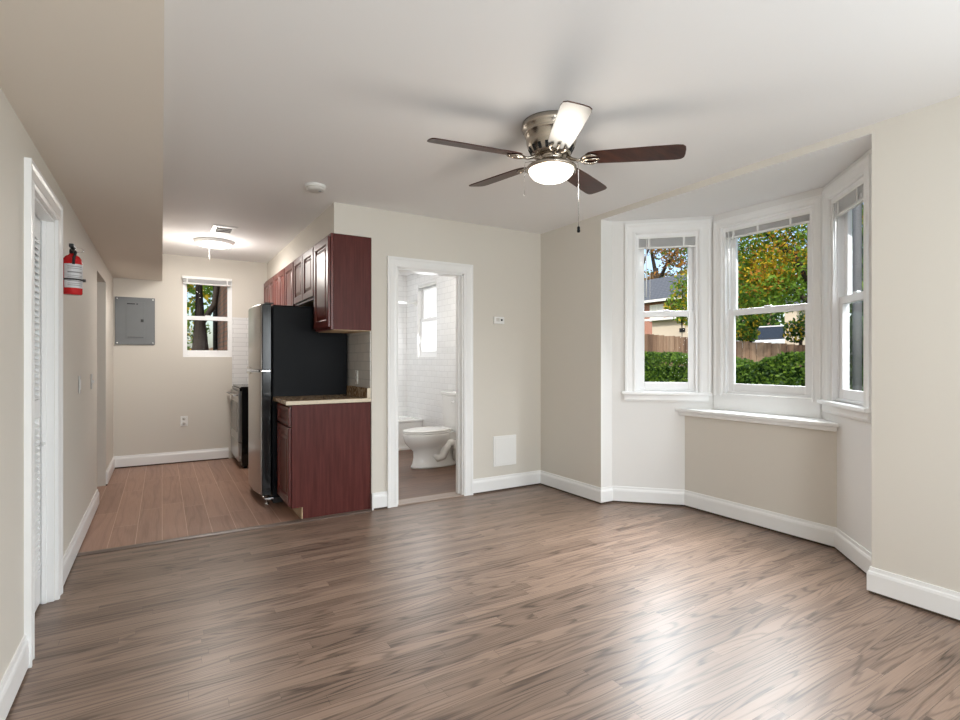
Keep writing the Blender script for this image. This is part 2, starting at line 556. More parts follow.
# ------------------------------------------------------------------ floor, ceiling
mb = MB()
mb.prism([(XL - 0.13, REAR), (XR, REAR), (XR, 1.29), (3.295, 1.29), (3.865, 1.86), (3.865, 2.70), (3.295, 3.265), (XR, 3.265), (XR, YB + 0.001), (XL - 0.13, YB + 0.001)], -0.05, 0.0)
struct('floor', mb, M['oak'])
struct('floor_kitchen', MB().box(XL - 0.9, YB + 0.001, -0.05, XKW, YK, 0.0), M['kfloor'])
struct('floor_bath', MB().box(XKW + 0.121, YB + 0.121, -0.05, XBR, YK, 0.0), M['bfloor'])
mb = MB().box(XL - 1.05, REAR - 0.14, -0.7, XR + 0.135, YK + 0.12, -0.05)
mb.prism([(3.30, 1.12), (3.99, 1.80), (3.99, 2.76), (3.30, 3.43)], -0.7, -0.05)
struct('ground_foundation', mb, M['foundation'])
struct('ceiling', MB().box(XL - 1.05, REAR - 0.14, H, XR + 0.135, YK + 0.12, H + 0.25), M['ceiling'])
mb = MB().prism([(XR + 0.001, 1.2905), (3.297, 1.2905), (3.297, 1.12), (4.02, 1.80), (4.02, 2.76), (3.297, 3.43), (3.297, 3.2645), (XR + 0.001, 3.2645)], 2.3945, 2.435)
mb.prism([(3.302, 1.12), (4.02, 1.80), (4.02, 2.76), (3.302, 3.43)], 2.436, 2.66)
struct('ceiling_bay', mb, M['ceiling'])
struct('ceiling_soffit', MB().box(XL, REAR, ZS, XS, YK, H), M['soffit'])
struct('wall_bulkhead', MB().box(XC, YB + 0.0005, 2.20, XKW, YK, H), M['wall'])

# ------------------------------------------------------------------ walls
# right wall (exterior) in the direction +Y -> thickness must go +X, so run it -Y
wall('wall_right', (XR, YB), (XR, REAR), -0.05, H, 0.13,
     [(YB - 3.265, -0.05, YB - 1.29, 2.395), (YB + 0.20, 0.80, YB + 1.20, 2.10)], M['wall'])
wall('wall_back', (XKW, YB), (XR, YB), -0.05, H, 0.12, [(1.669 - XKW, -0.05, 2.30 - XKW, 1.975)], M['wall'])
wall('wall_kitchen', (XL - 0.12, YK), (XKW, YK), -0.05, H, 0.12, [(0.213 - XL + 0.12, 1.246, 0.739 - XL + 0.12, 2.19)], M['wall'])
wall('wall_partition', (XKW, YK), (XKW, YB + 0.12), -0.05, H, 0.121, [], M['wall'])
wall('wall_left', (XL, REAR), (XL, YK), -0.05, H, 0.12,
     [(2.78 - REAR, -0.05, 3.38 - REAR, 1.92), (5.40 - REAR, -0.05, 6.20 - REAR, 1.96)], M['wall'])
wall('wall_rear', (XR, REAR), (XL, REAR), -0.05, H, 0.12,
     [(XR - 2.70, 0.80, XR - 1.70, 2.10), (XR - 1.20, 0.80, XR - 0.20, 2.10)], M['wall'])
# closet and side hall behind the left wall
mb = MB()
mb.box(XL - 1.05, REAR, -0.05, XL - 0.95, YK + 0.12, H)
mb.box(XL - 0.95, 2.40, -0.05, XL - 0.12, 2.46, H)
mb.box(XL - 0.95, 3.80, -0.05, XL - 0.12, 3.86, H)
mb.box(XL - 0.95, 5.10, -0.05, XL - 0.12, 5.16, H)
mb.box(XL - 0.95, 6.201, -0.05, XL - 0.12, 6.26, H)
struct('wall_hall', mb, M['wall'])
struct('floor_closet', MB().box(XL - 0.95, REAR, -0.05, XL - 0.13, YB, -0.001), M['oak'])
# bathroom walls
wall('wall_bath_back', (XKW + 0.121, YK - 0.001), (XBR, YK - 0.001), 0.0, H, 0.12, [], M['bathtile_x'])
wall('wall_bath_right', (XBR, YK), (XBR, YB + 0.12), -0.05, H, 0.24, [(YK - 6.767, 1.25, YK - 6.14, 2.26)], M['bathtile_y'])
struct('wall_bath_left', MB().box(XKW + 0.1215, YB + 0.13, 0, XKW + 0.13, YK, H), M['bathtile_y'])

# bay walls; the angled ones are whitened with the window light put into their colour
BAYT = 0.10
def bay_wall(name, A, B, hole, m):
    return wall(name, A, B, -0.05, 2.40, BAYT, [hole], m)
WIN = {'left': (LA, LB, 0.195, 0.690, 0.094), 'center': (LB, RA, 0.085, 0.772, 0.068), 'right': (RA, RB, 0.125, 0.620, 0.085)}
ZT, ZB = 2.272, 0.945
bay_wall('wall_bay_left', LA, LB, (0.195, ZB, 0.690, ZT), M['wall_white_lit'])
bay_wall('wall_bay_center', LB, RA, (0.085, ZB, 0.772, ZT), M['wall_white_lit'])
bay_wall('wall_bay_right', RA, RB, (0.125, ZB, 0.620, ZT), M['wall_white_lit'])
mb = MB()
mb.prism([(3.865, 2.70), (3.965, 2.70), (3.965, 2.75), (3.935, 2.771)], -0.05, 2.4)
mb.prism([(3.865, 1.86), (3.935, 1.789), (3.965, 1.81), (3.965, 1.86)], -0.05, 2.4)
struct('wall_bay_corner', mb, M['wall_white_lit'])
# built-out lower wall with its shelf
struct('wall_bay_apron', MB().prism([(3.710, 1.705), (3.863, 1.858), (3.863, 2.702), (3.710, 2.853)], -0.04, 0.775), M['wall'])
mb = MB()
mb.prism([(3.655, 1.668), (3.863, 1.859), (3.863, 2.701), (3.655, 2.915)], 0.785, 0.812)
mb.prism([(3.675, 1.688), (3.863, 1.859), (3.863, 2.701), (3.675, 2.895)], 0.755, 0.785)
struct('trim_1', mb, M['trim'], 0.006)

# ------------------------------------------------------------------ baseboards
BP = [(0.0, 0.014), (0.016, 0.014), (0.016, 0.100), (0.013, 0.112), (0.009, 0.118), (0.007, 0.136), (0.0, 0.136)]
GP = [(0.0, 0.0005), (0.010, 0.0005), (0.010, 0.014), (0.0, 0.014)]
paths = {
    'right': [(XR, REAR + 0.02), (XR, 1.29), (3.295, 1.29), (3.710, 1.705), (3.710, 2.853), (3.295, 3.265), (XR, 3.265), (XR, YB), (2.389, YB)],
    'back': [(1.580, YB), (XKW + 0.002, YB)],
    'left': [(XL, 5.40), (XL, 3.472)],
    'rear': [(XL, 2.690), (XL, REAR), (XR, REAR)],
    'kitchen': [(0.70, YK), (XL, YK), (XL, 6.20)],
}
n_t = 2
for k, p in paths.items():
    struct('baseboard_' + k, sweep(p, BP), M['trim'])
    struct('trim_%d' % n_t, sweep(p, GP), M['gap']); n_t += 1
struct('trim_7', MB().box(XKW + 0.0, YB - 0.0165, 0.001, XKW + 0.012, YB, 0.136), M['trim'])

# white strip on the bay opening reveals and thresholds
struct('trim_8', MB().box(XR + 0.001, 3.2645, 0.137, 3.294, 3.2655, 2.394).box(XR + 0.001, 1.2895, 0.137, 3.294, 1.2905, 2.394), M['wall_white_lit'])
mb = sweep([(XL + 0.005, YB + 0.005), (1.44, YB + 0.005)], [(0.012, 0.0005), (0.012, 0.009), (-0.012, 0.012), (-0.040, 0.006), (-0.044, 0.0005)])
struct('trim_9', mb, M['threshold'])
mb = MB().box(1.669, YB - 0.015, 0.0005, 2.30, YB + 0.135, 0.012)
struct('trim_10', mb, M['bath_thr'], 0.004)

# ------------------------------------------------------------------ casings
CAS = [(0.0, 0.0), (0.0, 0.014), (0.012, 0.020), (0.030, 0.015), (0.062, 0.017), (0.074, 0.023), (0.088, 0.023), (0.088, 0.0)]
def casing(mb, x0, x1, z0, zt, w, y=0.0, sgn=-1, k=1.0):
    """moulded casing around an opening in a local frame: face at y, proud towards sgn*y"""
    prof = [(a / 0.088 * w, b * k) for a, b in CAS]
    def loop(o, d): return None
    path = [(x0, z0, -1, 0), (x0, zt, -1, 1), (x1, zt, 1, 1), (x1, z0, 1, 0)]
    L = []
    for px, pz, sx, sz in path:
        L.append([(px + sx * a, y + sgn * b, pz + sz * a) for a, b in prof])
    mb.rings(L, sm=False)

def xf(mb, A, ang):
    c, s_ = cos(ang), sin(ang)
    mb.v = [(A[0] + x * c - y * s_, A[1] + x * s_ + y * c, z) for x, y, z in mb.v]
    return mb

# bathroom doorway
mb = MB(); casing(mb, 1.669, 2.300, 0.001, 1.975, 0.089)
xf(mb, (0, YB), 0)
mb.box(1.6685, YB, 0.001, 1.6695, YB + 0.12, 1.975).box(2.288, YB + 0.001, 0.012, 2.300, YB + 0.119, 1.975).box(1.669, YB + 0.001, 1.963, 2.300, YB + 0.119, 1.975)
mb.box(1.669, YB + 0.001, 0.012, 1.681, YB + 0.119, 1.963)
mb.box(2.277, YB + 0.05, 0.012, 2.288, YB + 0.085, 1.963)
struct('trim_11', mb, M['trim'])
# closet doorway on the left wall
mb = MB(); casing(mb, 2.78, 3.38, 0.001, 1.92, 0.090)
xf(mb, (XL, 0), pi / 2)      # local x -> +Y, local -y -> +X
mb.box(XL - 0.119, 3.368, 0.001, XL - 0.001, 3.3795, 1.919).box(XL - 0.119, 2.7805, 0.001, XL - 0.001, 2.792, 1.919).box(XL - 0.119, 2.78, 1.905, XL - 0.001, 3.38, 1.9195)
mb.box(XL - 0.048, 3.358, 0.001, XL - 0.030, 3.368, 1.905)
struct('trim_12', mb, M['trim'])

# louvred closet door: stiles and rails, one mesh of slats per leaf
d1 = thing('door_1', None, None, (XL - 0.085, 2.79, 0.012))
d1['kind'] = 'structure'
for a, b in ((2.795, 3.078), (3.082, 3.365)):
    f = MB()
    X0, X1 = XL - 0.082, XL - 0.052
    f.box(X0, a, 0.015, X1, a + 0.04, 1.90).box(X0, b - 0.04, 0.015, X1, b, 1.90)
    for z0, z1 in ((0.015, 0.16), (0.93, 1.02), (1.80, 1.90)):
        f.box(X0, a + 0.04, z0, X1, b - 0.04, z1)
    leaf = struct('leaf_frame', f, M['trim'], 0.002, d1)
    s_ = MB()
    for z0, z1 in ((0.165, 0.93), (1.025, 1.80)):
        z = z0 + 0.014
        while z < z1 - 0.01:
            s_.rings([[(X1 + 0.004, y, z - 0.012), (X1 + 0.004, y, z - 0.006), (X0 + 0.002, y, z + 0.014), (X0 + 0.002, y, z + 0.008)] for y in (a + 0.04, b - 0.04)], sm=False)
            z += 0.030
    struct('louvers', s_, M['trim'], 0, leaf)
struct('door_knob', MB().lathe((XL - 0.052, 3.335, 0.80), [(0.004, 0), (0.004, 0.008), (0.010, 0.011), (0.011, 0.017), (0.006, 0.021), (0, 0.022)], 16, 'X'), M['white'], 0, d1)

# ------------------------------------------------------------------ windows
win_n = 0
def sash(parent, x0, x1, z0, z1, y0, y1, st, rb, rt, glassmat, m):
    f = MB()
    f.box(x0, y0, z0, x0 + st, y1, z1).box(x1 - st, y0, z0, x1, y1, z1)
    f.box(x0 + st, y0, z0, x1 - st, y1, z0 + rb).box(x0 + st, y0, z1 - rt, x1 - st, y1, z1)
    fr = struct('sash', f, m, 0.003, parent, False)
    ym = (y0 + y1) / 2
    struct('pane', MB().box(x0 + st - 0.004, ym - 0.002, z0 + rb - 0.004, x1 - st + 0.004, ym + 0.002, z1 - rt + 0.004), glassmat, 0, fr, False)
    return fr

def hung_window(A, B, s0, s1, zb, zt, zm, depth, cw, stool=None, apron=True, glassmat=None, st=0.05):
    """double-hung window in the wall line A->B (local x along, y outward)"""
    global win_n
    win_n += 1
    L, a = frame_of(A, B)
    w = thing('window_%d' % win_n, None, None, (A[0], A[1], 0), a)
    w['kind'] = 'structure'
    gm = glassmat or M['glass']
    fr = MB()
    t = 0.022
    fr.box(s0, 0.002, zb, s0 + t, depth, zt).box(s1 - t, 0.002, zb, s1, depth, zt).box(s0 + t, 0.002, zt - t, s1 - t, depth, zt).box(s0 + t, 0.02, zb, s1 - t, depth, zb + 0.018)
    fr.box(s0 + t, 0.030, zb + 0.018, s0 + t + 0.008, 0.036, zt - t).box(s1 - t - 0.008, 0.030, zb + 0.018, s1 - t, 0.036, zt - t)
    struct('window_frame', fr, M['vinyl'], 0, w, False)
    sash(w, s0 + t, s1 - t, zb + 0.018, zm + 0.022, 0.038, 0.066, st, 0.062, 0.048, gm, M['vinyl'])
    sash(w, s0 + t, s1 - t, zm - 0.022, zt - t, 0.068, 0.096, st, 0.048, 0.045, gm, M['vinyl'])
    lk = MB().box((s0 + s1) / 2 - 0.025, 0.040, zm + 0.022, (s0 + s1) / 2 + 0.025, 0.062, zm + 0.034)
    struct('sash_lock', lk, M['vinyl'], 0.003, w, False)
    if cw:
        c = MB(); casing(c, s0, s1, zb - 0.02, zt, cw, 0.0, -1, 1.0)
        struct('casing', c, M['trim'], 0, w, False)
    if stool:
        a0, a1 = stool
        sl = MB().box(a0, -0.045, zb - 0.028, a1, 0.035, zb)
        struct('stool', sl, M['trim'], 0.007, w, False)
        if apron:
            ap = MB()
            ap.rings([[(x, 0.0, zb - 0.083), (x, -0.012, zb - 0.083), (x, -0.020, zb - 0.065), (x, -0.018, zb - 0.028), (x, 0.0, zb - 0.028)] for x in (a0 + 0.022, a1 - 0.022)], sm=False)
            struct('apron', ap, M['trim'], 0, w, False)
    return w

hung_window(LA, LB, 0.195, 0.690, ZB, ZT, 1.602, 0.099, 0.090, (0.078, 0.790))
hung_window(LB, RA, 0.085, 0.772, ZB, ZT, 1.592, 0.099, 0.068, None)
hung_window(RA, RB, 0.125, 0.620, ZB, ZT, 1.600, 0.099, 0.082, (0.010, 0.700))
hung_window((XL - 0.12, YK), (XKW, YK), 0.213 - XL + 0.12, 0.739 - XL + 0.12, 1.246, 2.19, 1.715, 0.12, 0, None, False, None, 0.022)
hung_window((XBR, YK), (XBR, YB), YK - 6.767, YK - 6.14, 1.25, 2.26, 1.76, 0.22, 0, None, False, M['frost_glow'], 0.05)
# unseen rear and side windows behind the camera, added for the fill light
hung_window((XR, REAR), (XL, REAR), XR - 2.70, XR - 1.70, 0.80, 2.10, 1.45, 0.12, 0.08, (XR - 2.80, XR - 1.60))
hung_window((XR, REAR), (XL, REAR), XR - 1.20, XR - 0.20, 0.80, 2.10, 1.45, 0.12, 0.08, (XR - 1.30, XR - 0.10))
hung_window((XR, YB), (XR, REAR), YB + 0.20, YB + 1.20, 0.80, 2.10, 1.45, 0.13, 0.08, (YB + 0.10, YB + 1.30))
# flat stool under the centre window
struct('trim_13', MB().box(3.853, 1.875, 0.813, 3.866, 2.685, ZB - 0.001), M['trim'], 0.002)

# blinds pulled right up
def blind(A, B, s0, s1, zt, zb, y0, y1, label, wand=None, brackets=(0.12, 0.62), group='white blinds pulled up in the bay windows'):
    L, a = frame_of(A, B)
    b = thing('window_blind', label, 'blind', (A[0], A[1], 0), a, group)
    struct_no = MB().box(s0, y0, zt - 0.030, s1, y1, zt)
    struct_no.build('headrail', M['white'], b, 0.003, world=False)
    sl = MB()
    z = zb + 0.016
    k = 0
    while z < zt - 0.034:
        o = 0.0015 * (k % 2)
        sl.box(s0 + 0.006, y0 + 0.003 + o, z, s1 - 0.006, y1 - 0.003 + o, z + 0.0016)
        z += 0.0042; k += 1
    sl.build('slats', M['slat'], b, world=False)
    MB().box(s0 + 0.005, y0 + 0.002, zb, s1 - 0.005, y1 - 0.002, zb + 0.014).build('bottom_rail', M['white'], b, 0.003, world=False)
    for f in brackets:
        x = s0 + (s1 - s0) * f
        MB().box(x - 0.007, y0 - 0.002, zb + 0.004, x + 0.007, y0 + 0.0005, zt - 0.026).build('ladder_tape', M['white'], b, world=False)
    if wand:
        x = s0 + (s1 - s0) * wand[0]
        MB().tube([(x, y0 - 0.006, zt - 0.03), (x, y0 - 0.010, wand[1])], 0.0045, 8).build('wand', M['white'], b, world=False)
        MB().tube([(x + 0.03, y0 - 0.004, zt - 0.03), (x + 0.03, y0 - 0.006, wand[1] - 0.05)], 0.002, 6).build('cord', M['white'], b, world=False)
    return b
blind(LA, LB, 0.202, 0.683, 2.262, 2.150, 0.004, 0.034, 'white mini blind pulled up in the bay window at the left', (0.16, 1.74), (0.20, 0.78))
blind(LB, RA, 0.092, 0.765, 2.262, 2.176, 0.004, 0.034, 'white mini blind pulled up in the wide middle bay window', (0.07, 1.62), (0.13, 0.42, 0.78))
blind(RA, RB, 0.132, 0.613, 2.262, 2.140, 0.004, 0.034, 'white mini blind pulled up in the narrow right bay window', (0.08, 1.70), (0.2, 0.75))
blind((XL - 0.12, YK), (XKW, YK), 0.203 - XL + 0.12, 0.735 - XL + 0.12, 2.200, 2.108, -0.045, -0.003, 'grey-white blind rolled up above the kitchen window', None, (0.1, 0.9), 'blind above the kitchen window')
blind((XBR, YK), (XBR, YB), YK - 6.73, YK - 6.17, 2.235, 2.165, 0.004, 0.034, 'short white blind pulled up in the bathroom window', None, (0.2, 0.8), 'blind in the bathroom window')

# ------------------------------------------------------------------ ceiling fan
FC = Vector((1.729, 2.145, 0))
fan = thing('ceiling_fan', 'five-blade ceiling fan with nickel motor and glowing glass bowl, under the white ceiling', 'ceiling fan', (FC.x, FC.y, H))
hs = MB().lathe((FC.x, FC.y, 0), [(0.0, 2.4395), (0.150, 2.4395), (0.153, 2.425), (0.150, 2.405), (0.138, 2.396), (0.140, 2.386), (0.136, 2.376), (0.130, 2.372), (0.128, 2.335), (0.120, 2.312), (0.112, 2.300), (0.108, 2.294), (0.100, 2.278), (0.085, 2.268), (0.0, 2.268)], 48)
hs = hs.build('motor_housing', M['nickel'], fan)
v = MB()
for k in range(18):
    a = 2 * pi * k / 18
    for w in (0,):
        c, s_ = cos(a), sin(a)
        r0, r1 = 0.1015, 0.1165
        t = 0.008
        v.rings([[(FC.x + r * c - q * s_, FC.y + r * s_ + q * c, z) for q in (-t, t)] + [(FC.x + (r + 0.004) * c - q * s_, FC.y + (r + 0.004) * s_ + q * c, z) for q in (t, -t)] for r, z in ((0.101, 2.281), (0.1155, 2.309))], sm=False)
v.build('vents', M['dark'], hs)
hub = MB().lathe((FC.x, FC.y, 0), [(0.0, 2.2800), (0.060, 2.2800), (0.064, 2.2700), (0.064, 2.2560), (0.052, 2.2520), (0.056, 2.2500), (0.060, 2.2360), (0.066, 2.2290), (0, 2.2290)], 40)
hub.build('switch_housing', M['nickel'], fan)
fit = MB().lathe((FC.x, FC.y, 0), [(0.05, 2.2300), (0.090, 2.2270), (0.118, 2.2200), (0.131, 2.2080), (0.131, 2.2000), (0.121, 2.1960), (0.110, 2.2000), (0.05, 2.2140)], 48)
fit.build('light_fitter', M['nickel'], fan)
bw = MB().lathe((FC.x, FC.y, 0), [(0.118, 2.2020), (0.117, 2.1940), (0.110, 2.1770), (0.095, 2.1610), (0.072, 2.1480), (0.045, 2.1400), (0.018, 2.1370), (0.0, 2.1365)], 48)
bw = bw.build('glass_bowl', M['bowl'], fan)
MB().lathe((FC.x, FC.y, 0), [(0.0, 2.1375), (0.010, 2.1370), (0.010, 2.1310), (0.005, 2.1260), (0, 2.1250)], 16).build('finial', M['nickel'], bw)
tilt = Matrix.Translation((FC.x, FC.y, 2.25)) @ Matrix.Rotation(radians(2.2), 4, Vector((cos(radians(31.2)), -sin(radians(31.2)), 0))) @ Matrix.Rotation(radians(2.0), 4, Vector((sin(radians(31.2)), cos(radians(31.2)), 0))) @ Matrix.Translation((-FC.x, -FC.y, -2.25))
for k in range(5):
    a = radians(168.49 - 72 * k)
    R = Matrix.Translation((FC.x, FC.y, 2.249)) @ Matrix.Rotation(a, 4, 'Z')
    pitch = Matrix.Rotation(radians(-11.5), 4, 'X')
    def place(m_, pt=True):
        T = tilt @ R @ (pitch if pt else Matrix.Identity(4))
        m_.v = [tuple(T @ Vector(p)) for p in m_.v]
        return m_
    # blade outline, root to tip
    out = [(0.175, 0.030), (0.190, 0.046), (0.225, 0.055), (0.35, 0.061), (0.50, 0.064), (0.610, 0.065), (0.638, 0.060), (0.651, 0.045), (0.654, 0.02)]
    pts = [(x, -y) for x, y in out] + [(x, y) for x, y in out[::-1]]
    b = MB()
    n = len(pts)
    b.rings([[(x, y, z) for x, y in pts] for z in (0.0, 0.006)], sm=False, mi=0)
    b.mi[-2] = 1                       # underside cap
    b = place(b)
    bl = b.build('blade', [M['walnut'], M['bladewhite'] if k == 4 else M['walnut']], fan, 0.0015)
    if k == 4:
        bl['label'] = 'blade with a pale underside'
    ir = MB()
    ir.tube([(0.080, 0, 0.020), (0.105, 0, 0.002), (0.135, 0, -0.008), (0.160, 0, -0.006)], [0.010, 0.009, 0.008, 0.008], 10)
    for sg in (-1, 1):
        ir.tube([(0.150, 0.0, -0.007), (0.172, 0.030 * sg, -0.008), (0.205, 0.040 * sg, -0.007), (0.235, 0.028 * sg, -0.005)], [0.007, 0.0075, 0.007, 0.005], 8)
    ir.tube([(0.155, 0, -0.007), (0.20, 0, -0.006), (0.245, 0, -0.004)], [0.007, 0.006, 0.005], 8)
    for px, py in ((0.205, 0.038), (0.205, -0.038), (0.238, 0.0)):
        ir.lathe((px, py, -0.011), [(0, -0.002), (0.008, -0.001), (0.009, 0.003), (0.009, 0.010), (0, 0.0105)], 12)
    place(ir).build('blade_iron', M['nickel'], fan)
for dx, dy, z1, big in ((0.052, -0.055, 1.895, True), (-0.076, 0.023, 2.055, False)):
    ch = MB().tube([(FC.x + dx * 0.75, FC.y + dy * 0.75, 2.245), (FC.x + dx * 1.8, FC.y + dy * 1.8, 2.225), (FC.x + dx * 1.85, FC.y + dy * 1.85, 2.19), (FC.x + dx * 1.85, FC.y + dy * 1.85, z1)], 0.0016, 6)
    c = ch.build('pull_chain', M['chrome'], fan)
    if big:
        p = (FC.x + dx * 1.85, FC.y + dy * 1.85, z1)
        MB().lathe(p, [(0.001, 0.004), (0.007, 0.0), (0.008, -0.008), (0.007, -0.014), (0.009, -0.020), (0.007, -0.028), (0, -0.03)], 14).build('chain_fob', M['black'], c)
fl = lamp('fan_bulb', 'POINT', (FC.x, FC.y, 2.05), 5.5, (1.0, 0.93, 0.82), size=0.09)
fl.parent = fan; fl.location = (0, 0, 2.05 - H)

# ------------------------------------------------------------------ ceiling fittings
kl = thing('ceiling_light', 'round white glowing disc lamp on the kitchen ceiling', 'ceiling light', (0.465, 6.08, H))
MB().lathe((0.465, 6.08, 0), [(0, 2.4395), (0.185, 2.4395), (0.188, 2.425), (0.178, 2.408), (0.160, 2.404), (0, 2.404)], 48).build('rim', M['white'], kl)
MB().lathe((0.465, 6.08, 0), [(0.160, 2.4035), (0.158, 2.396), (0.13, 2.388), (0.07, 2.383), (0, 2.382)], 48).build('diffuser', M['disc'], kl)
MB().tube([(0.43, 6.25, 2.40), (0.43, 6.25, 2.27)], 0.0015, 6).build('pull_cord', M['white'], kl)
l = lamp('kitchen_bulb', 'POINT', (0.465, 6.08, 2.20), 13, (1.0, 0.95, 0.89), size=0.12)
lamp('kitchen_disc', 'AREA', (0.465, 6.08, 2.375), 17, (1.0, 0.95, 0.89), size=0.28, target=(0.465, 6.08, 0))

vt = thing('ceiling_vent', 'small white slotted air vent in the ceiling beside the round kitchen lamp', 'vent', (0.50, 5.48, H))
vf = MB()
x0, x1, y0, y1 = 0.395, 0.605, 5.335, 5.645
for a in ((x0, y0, x1, y0 + 0.045), (x0, y1 - 0.045, x1, y1), (x0, y0 + 0.045, x0 + 0.04, y1 - 0.045), (x1 - 0.04, y0 + 0.045, x1, y1 - 0.045)):
    vf.box(a[0], a[1], H - 0.008, a[2], a[3], H - 0.0005)
vf.build('frame', M['white'], vt, 0.002)
MB().box(x0 + 0.04, y0 + 0.045, H - 0.0025, x1 - 0.04, y1 - 0.045, H - 0.0005).build('duct', M['dark'], vt)
sl = MB()
for i in range(4):
    y = y0 + 0.062 + i * 0.062
    sl.rings([[(x, y, H - 0.003), (x, y + 0.002, H - 0.003), (x, y + 0.010, H - 0.009), (x, y + 0.008, H - 0.009)] for x in (x0 + 0.04, x1 - 0.04)], sm=False)
sl.build('slats', M['white'], vt)

sd = thing('smoke_detector', 'round white smoke detector on the white ceiling above the cabinets', 'smoke detector', (0.925, 3.765, H))
MB().lathe((0.925, 3.765, 0), [(0, 2.4395), (0.070, 2.4395), (0.072, 2.430), (0.070, 2.424), (0, 2.424)], 36).build('base', M['white'], sd)
MB().lathe((0.925, 3.765, 0), [(0.062, 2.4235), (0.066, 2.418), (0.063, 2.407), (0.050, 2.400), (0.02, 2.398), (0, 2.398)], 36).build('cover', M['almond'], sd)
MB().lathe((0.950, 3.745, 0), [(0, 2.400), (0.010, 2.3995), (0.010, 2.395), (0, 2.3945)], 14).build('test_button', M['greyslot'], sd)

# ------------------------------------------------------------------ small wall fittings
th = thing('thermostat', 'small white thermostat on the beige wall right of the bathroom door', 'thermostat', (2.668, YB, 1.575))
MB().box(2.612, YB - 0.026, 1.545, 2.724, YB - 0.0005, 1.610).build('body', M['white'], th, 0.006)
MB().box(2.632, YB - 0.0275, 1.566, 2.668, YB - 0.0255, 1.598).build('display', M['almond'], th)
MB().box(2.682, YB - 0.029, 1.572, 2.702, YB - 0.0255, 1.590).build('button', M['blackplastic'], th, 0.002)
ap = thing('access_panel', 'square white access cover low on the wall between the bathroom door and corner', 'access panel', (2.74, YB, 0.366))
MB().box(2.612, YB - 0.010, 0.226, 2.868, YB - 0.0005, 0.506).build('frame', M['white'], ap, 0.003)
MB().box(2.632, YB - 0.013, 0.246, 2.848, YB - 0.0101, 0.486).build('cover', M['white'], ap, 0.002)

def left_switch(y, z, label, toggle):
    s = thing('light_switch', label, 'light switch', (XL, y, z), 0, 'switches on the left wall')
    MB().box(XL + 0.0005, y - 0.036, z - 0.058, XL + 0.007, y + 0.036, z + 0.058).build('plate', M['steel'], s, 0.003)
    if toggle:
        MB().box(XL + 0.007, y - 0.005, z - 0.010, XL + 0.020, y + 0.005, z + 0.010).build('toggle', M['white'], s, 0.002)
    else:
        MB().box(XL + 0.007, y - 0.017, z - 0.034, XL + 0.010, y + 0.017, z + 0.034).build('rocker', M['white'], s, 0.002)
left_switch(4.29, 1.052, 'wall switch with metal plate nearer the louvred closet door', False)
left_switch(4.97, 1.048, 'wall switch with metal plate nearer the kitchen side opening', True)

ot = thing('wall_outlet', 'white duplex outlet low on the kitchen back wall', 'outlet', (0.224, YK, 0.49))
MB().box(0.186, YK - 0.007, 0.430, 0.262, YK - 0.0005, 0.548).build('plate', M['white'], ot, 0.003)
for z in (0.463, 0.515):
    soc = MB().lathe((0.224, YK - 0.0071, z), [(0.0, 0.0), (0.017, 0.0), (0.017, -0.002), (0, -0.002)], 20, 'Y').build('socket', M['almond'], ot)
    MB().box(0.215, YK - 0.010, z - 0.004, 0.217, YK - 0.0091, z + 0.006).box(0.231, YK - 0.010, z - 0.004, 0.233, YK - 0.0091, z + 0.006).build('slots', M['dark'], soc)

ep = thing('electrical_panel', 'grey metal breaker panel on the kitchen back wall left of the window', 'electrical panel', (-0.258, YK, 1.65))
MB().box(-0.447, YK - 0.016, 1.383, -0.068, YK - 0.0005, 1.918).build('cover', M['panelgrey'], ep, 0.004)
dr = MB().box(-0.345, YK - 0.021, 1.455, -0.165, YK - 0.0161, 1.865).build('door', M['panelgrey'], ep, 0.003)
MB().box(-0.205, YK - 0.026, 1.640, -0.178, YK - 0.0211, 1.672).build('latch', M['blackplastic'], dr, 0.002)
MB().box(-0.335, YK - 0.0217, 1.838, -0.260, YK - 0.0211, 1.848).box(-0.248, YK - 0.0217, 1.838, -0.232, YK - 0.0211, 1.848).build('nameplate', M['dark'], dr)
MB().box(-0.330, YK - 0.0217, 1.466, -0.180, YK - 0.0211, 1.470).build('finger_slot', M['dark'], dr)
for x in (-0.427, -0.088):
    for z in (1.403, 1.898):
        MB().lathe((x, YK - 0.0161, z), [(0, 0), (0.008, 0), (0.007, -0.003), (0, -0.004)], 12, 'Y').build('screw', M['white'], ep)

# fire extinguisher
EX, EY = -0.4130, 3.570
fe = thing('fire_extinguisher', 'small red fire extinguisher hung on the left wall beside the closet door casing', 'fire extinguisher', (EX, EY, 1.565))
body = MB().lathe((EX, EY, 0), [(0, 1.566), (0.040, 1.566), (0.044, 1.572), (0.044, 1.735), (0.041, 1.755), (0.031, 1.772), (0.018, 1.780), (0.015, 1.786), (0, 1.786)], 32).build('cylinder', M['red'], fe)
lb = MB()
Ls = []
for z in (1.600, 1.728):
    Ls.append([(EX + 0.0447 * cos(radians(t)), EY + 0.0447 * sin(radians(t)), z) for t in range(-135, 31, 11)])
n = len(Ls[0])
lb.v = Ls[0] + Ls[1]
for i in range(n - 1):
    lb.face((i, i + 1, n + i + 1, n + i))
lbo = lb.build('label_sheet', M['label'], body, fix=False)
st = MB()
for z, h in ((1.712, 0.004), (1.702, 0.003), (1.680, 0.007), (1.664, 0.003), (1.655, 0.003), (1.634, 0.004), (1.622, 0.003), (1.612, 0.003)):
    st.v += []
    k = len(st.v)
    A = [(EX + 0.0450 * cos(radians(t)), EY + 0.0450 * sin(radians(t)), z) for t in range(-112, -12, 10)]
    st.v += A + [(x, y, z + h) for x, y, _ in A]
    for i in range(len(A) - 1):
        st.face((k + i, k + i + 1, k + len(A) + i + 1, k + len(A) + i))
st.build('print_lines', M['greyslot'], lbo, fix=False)
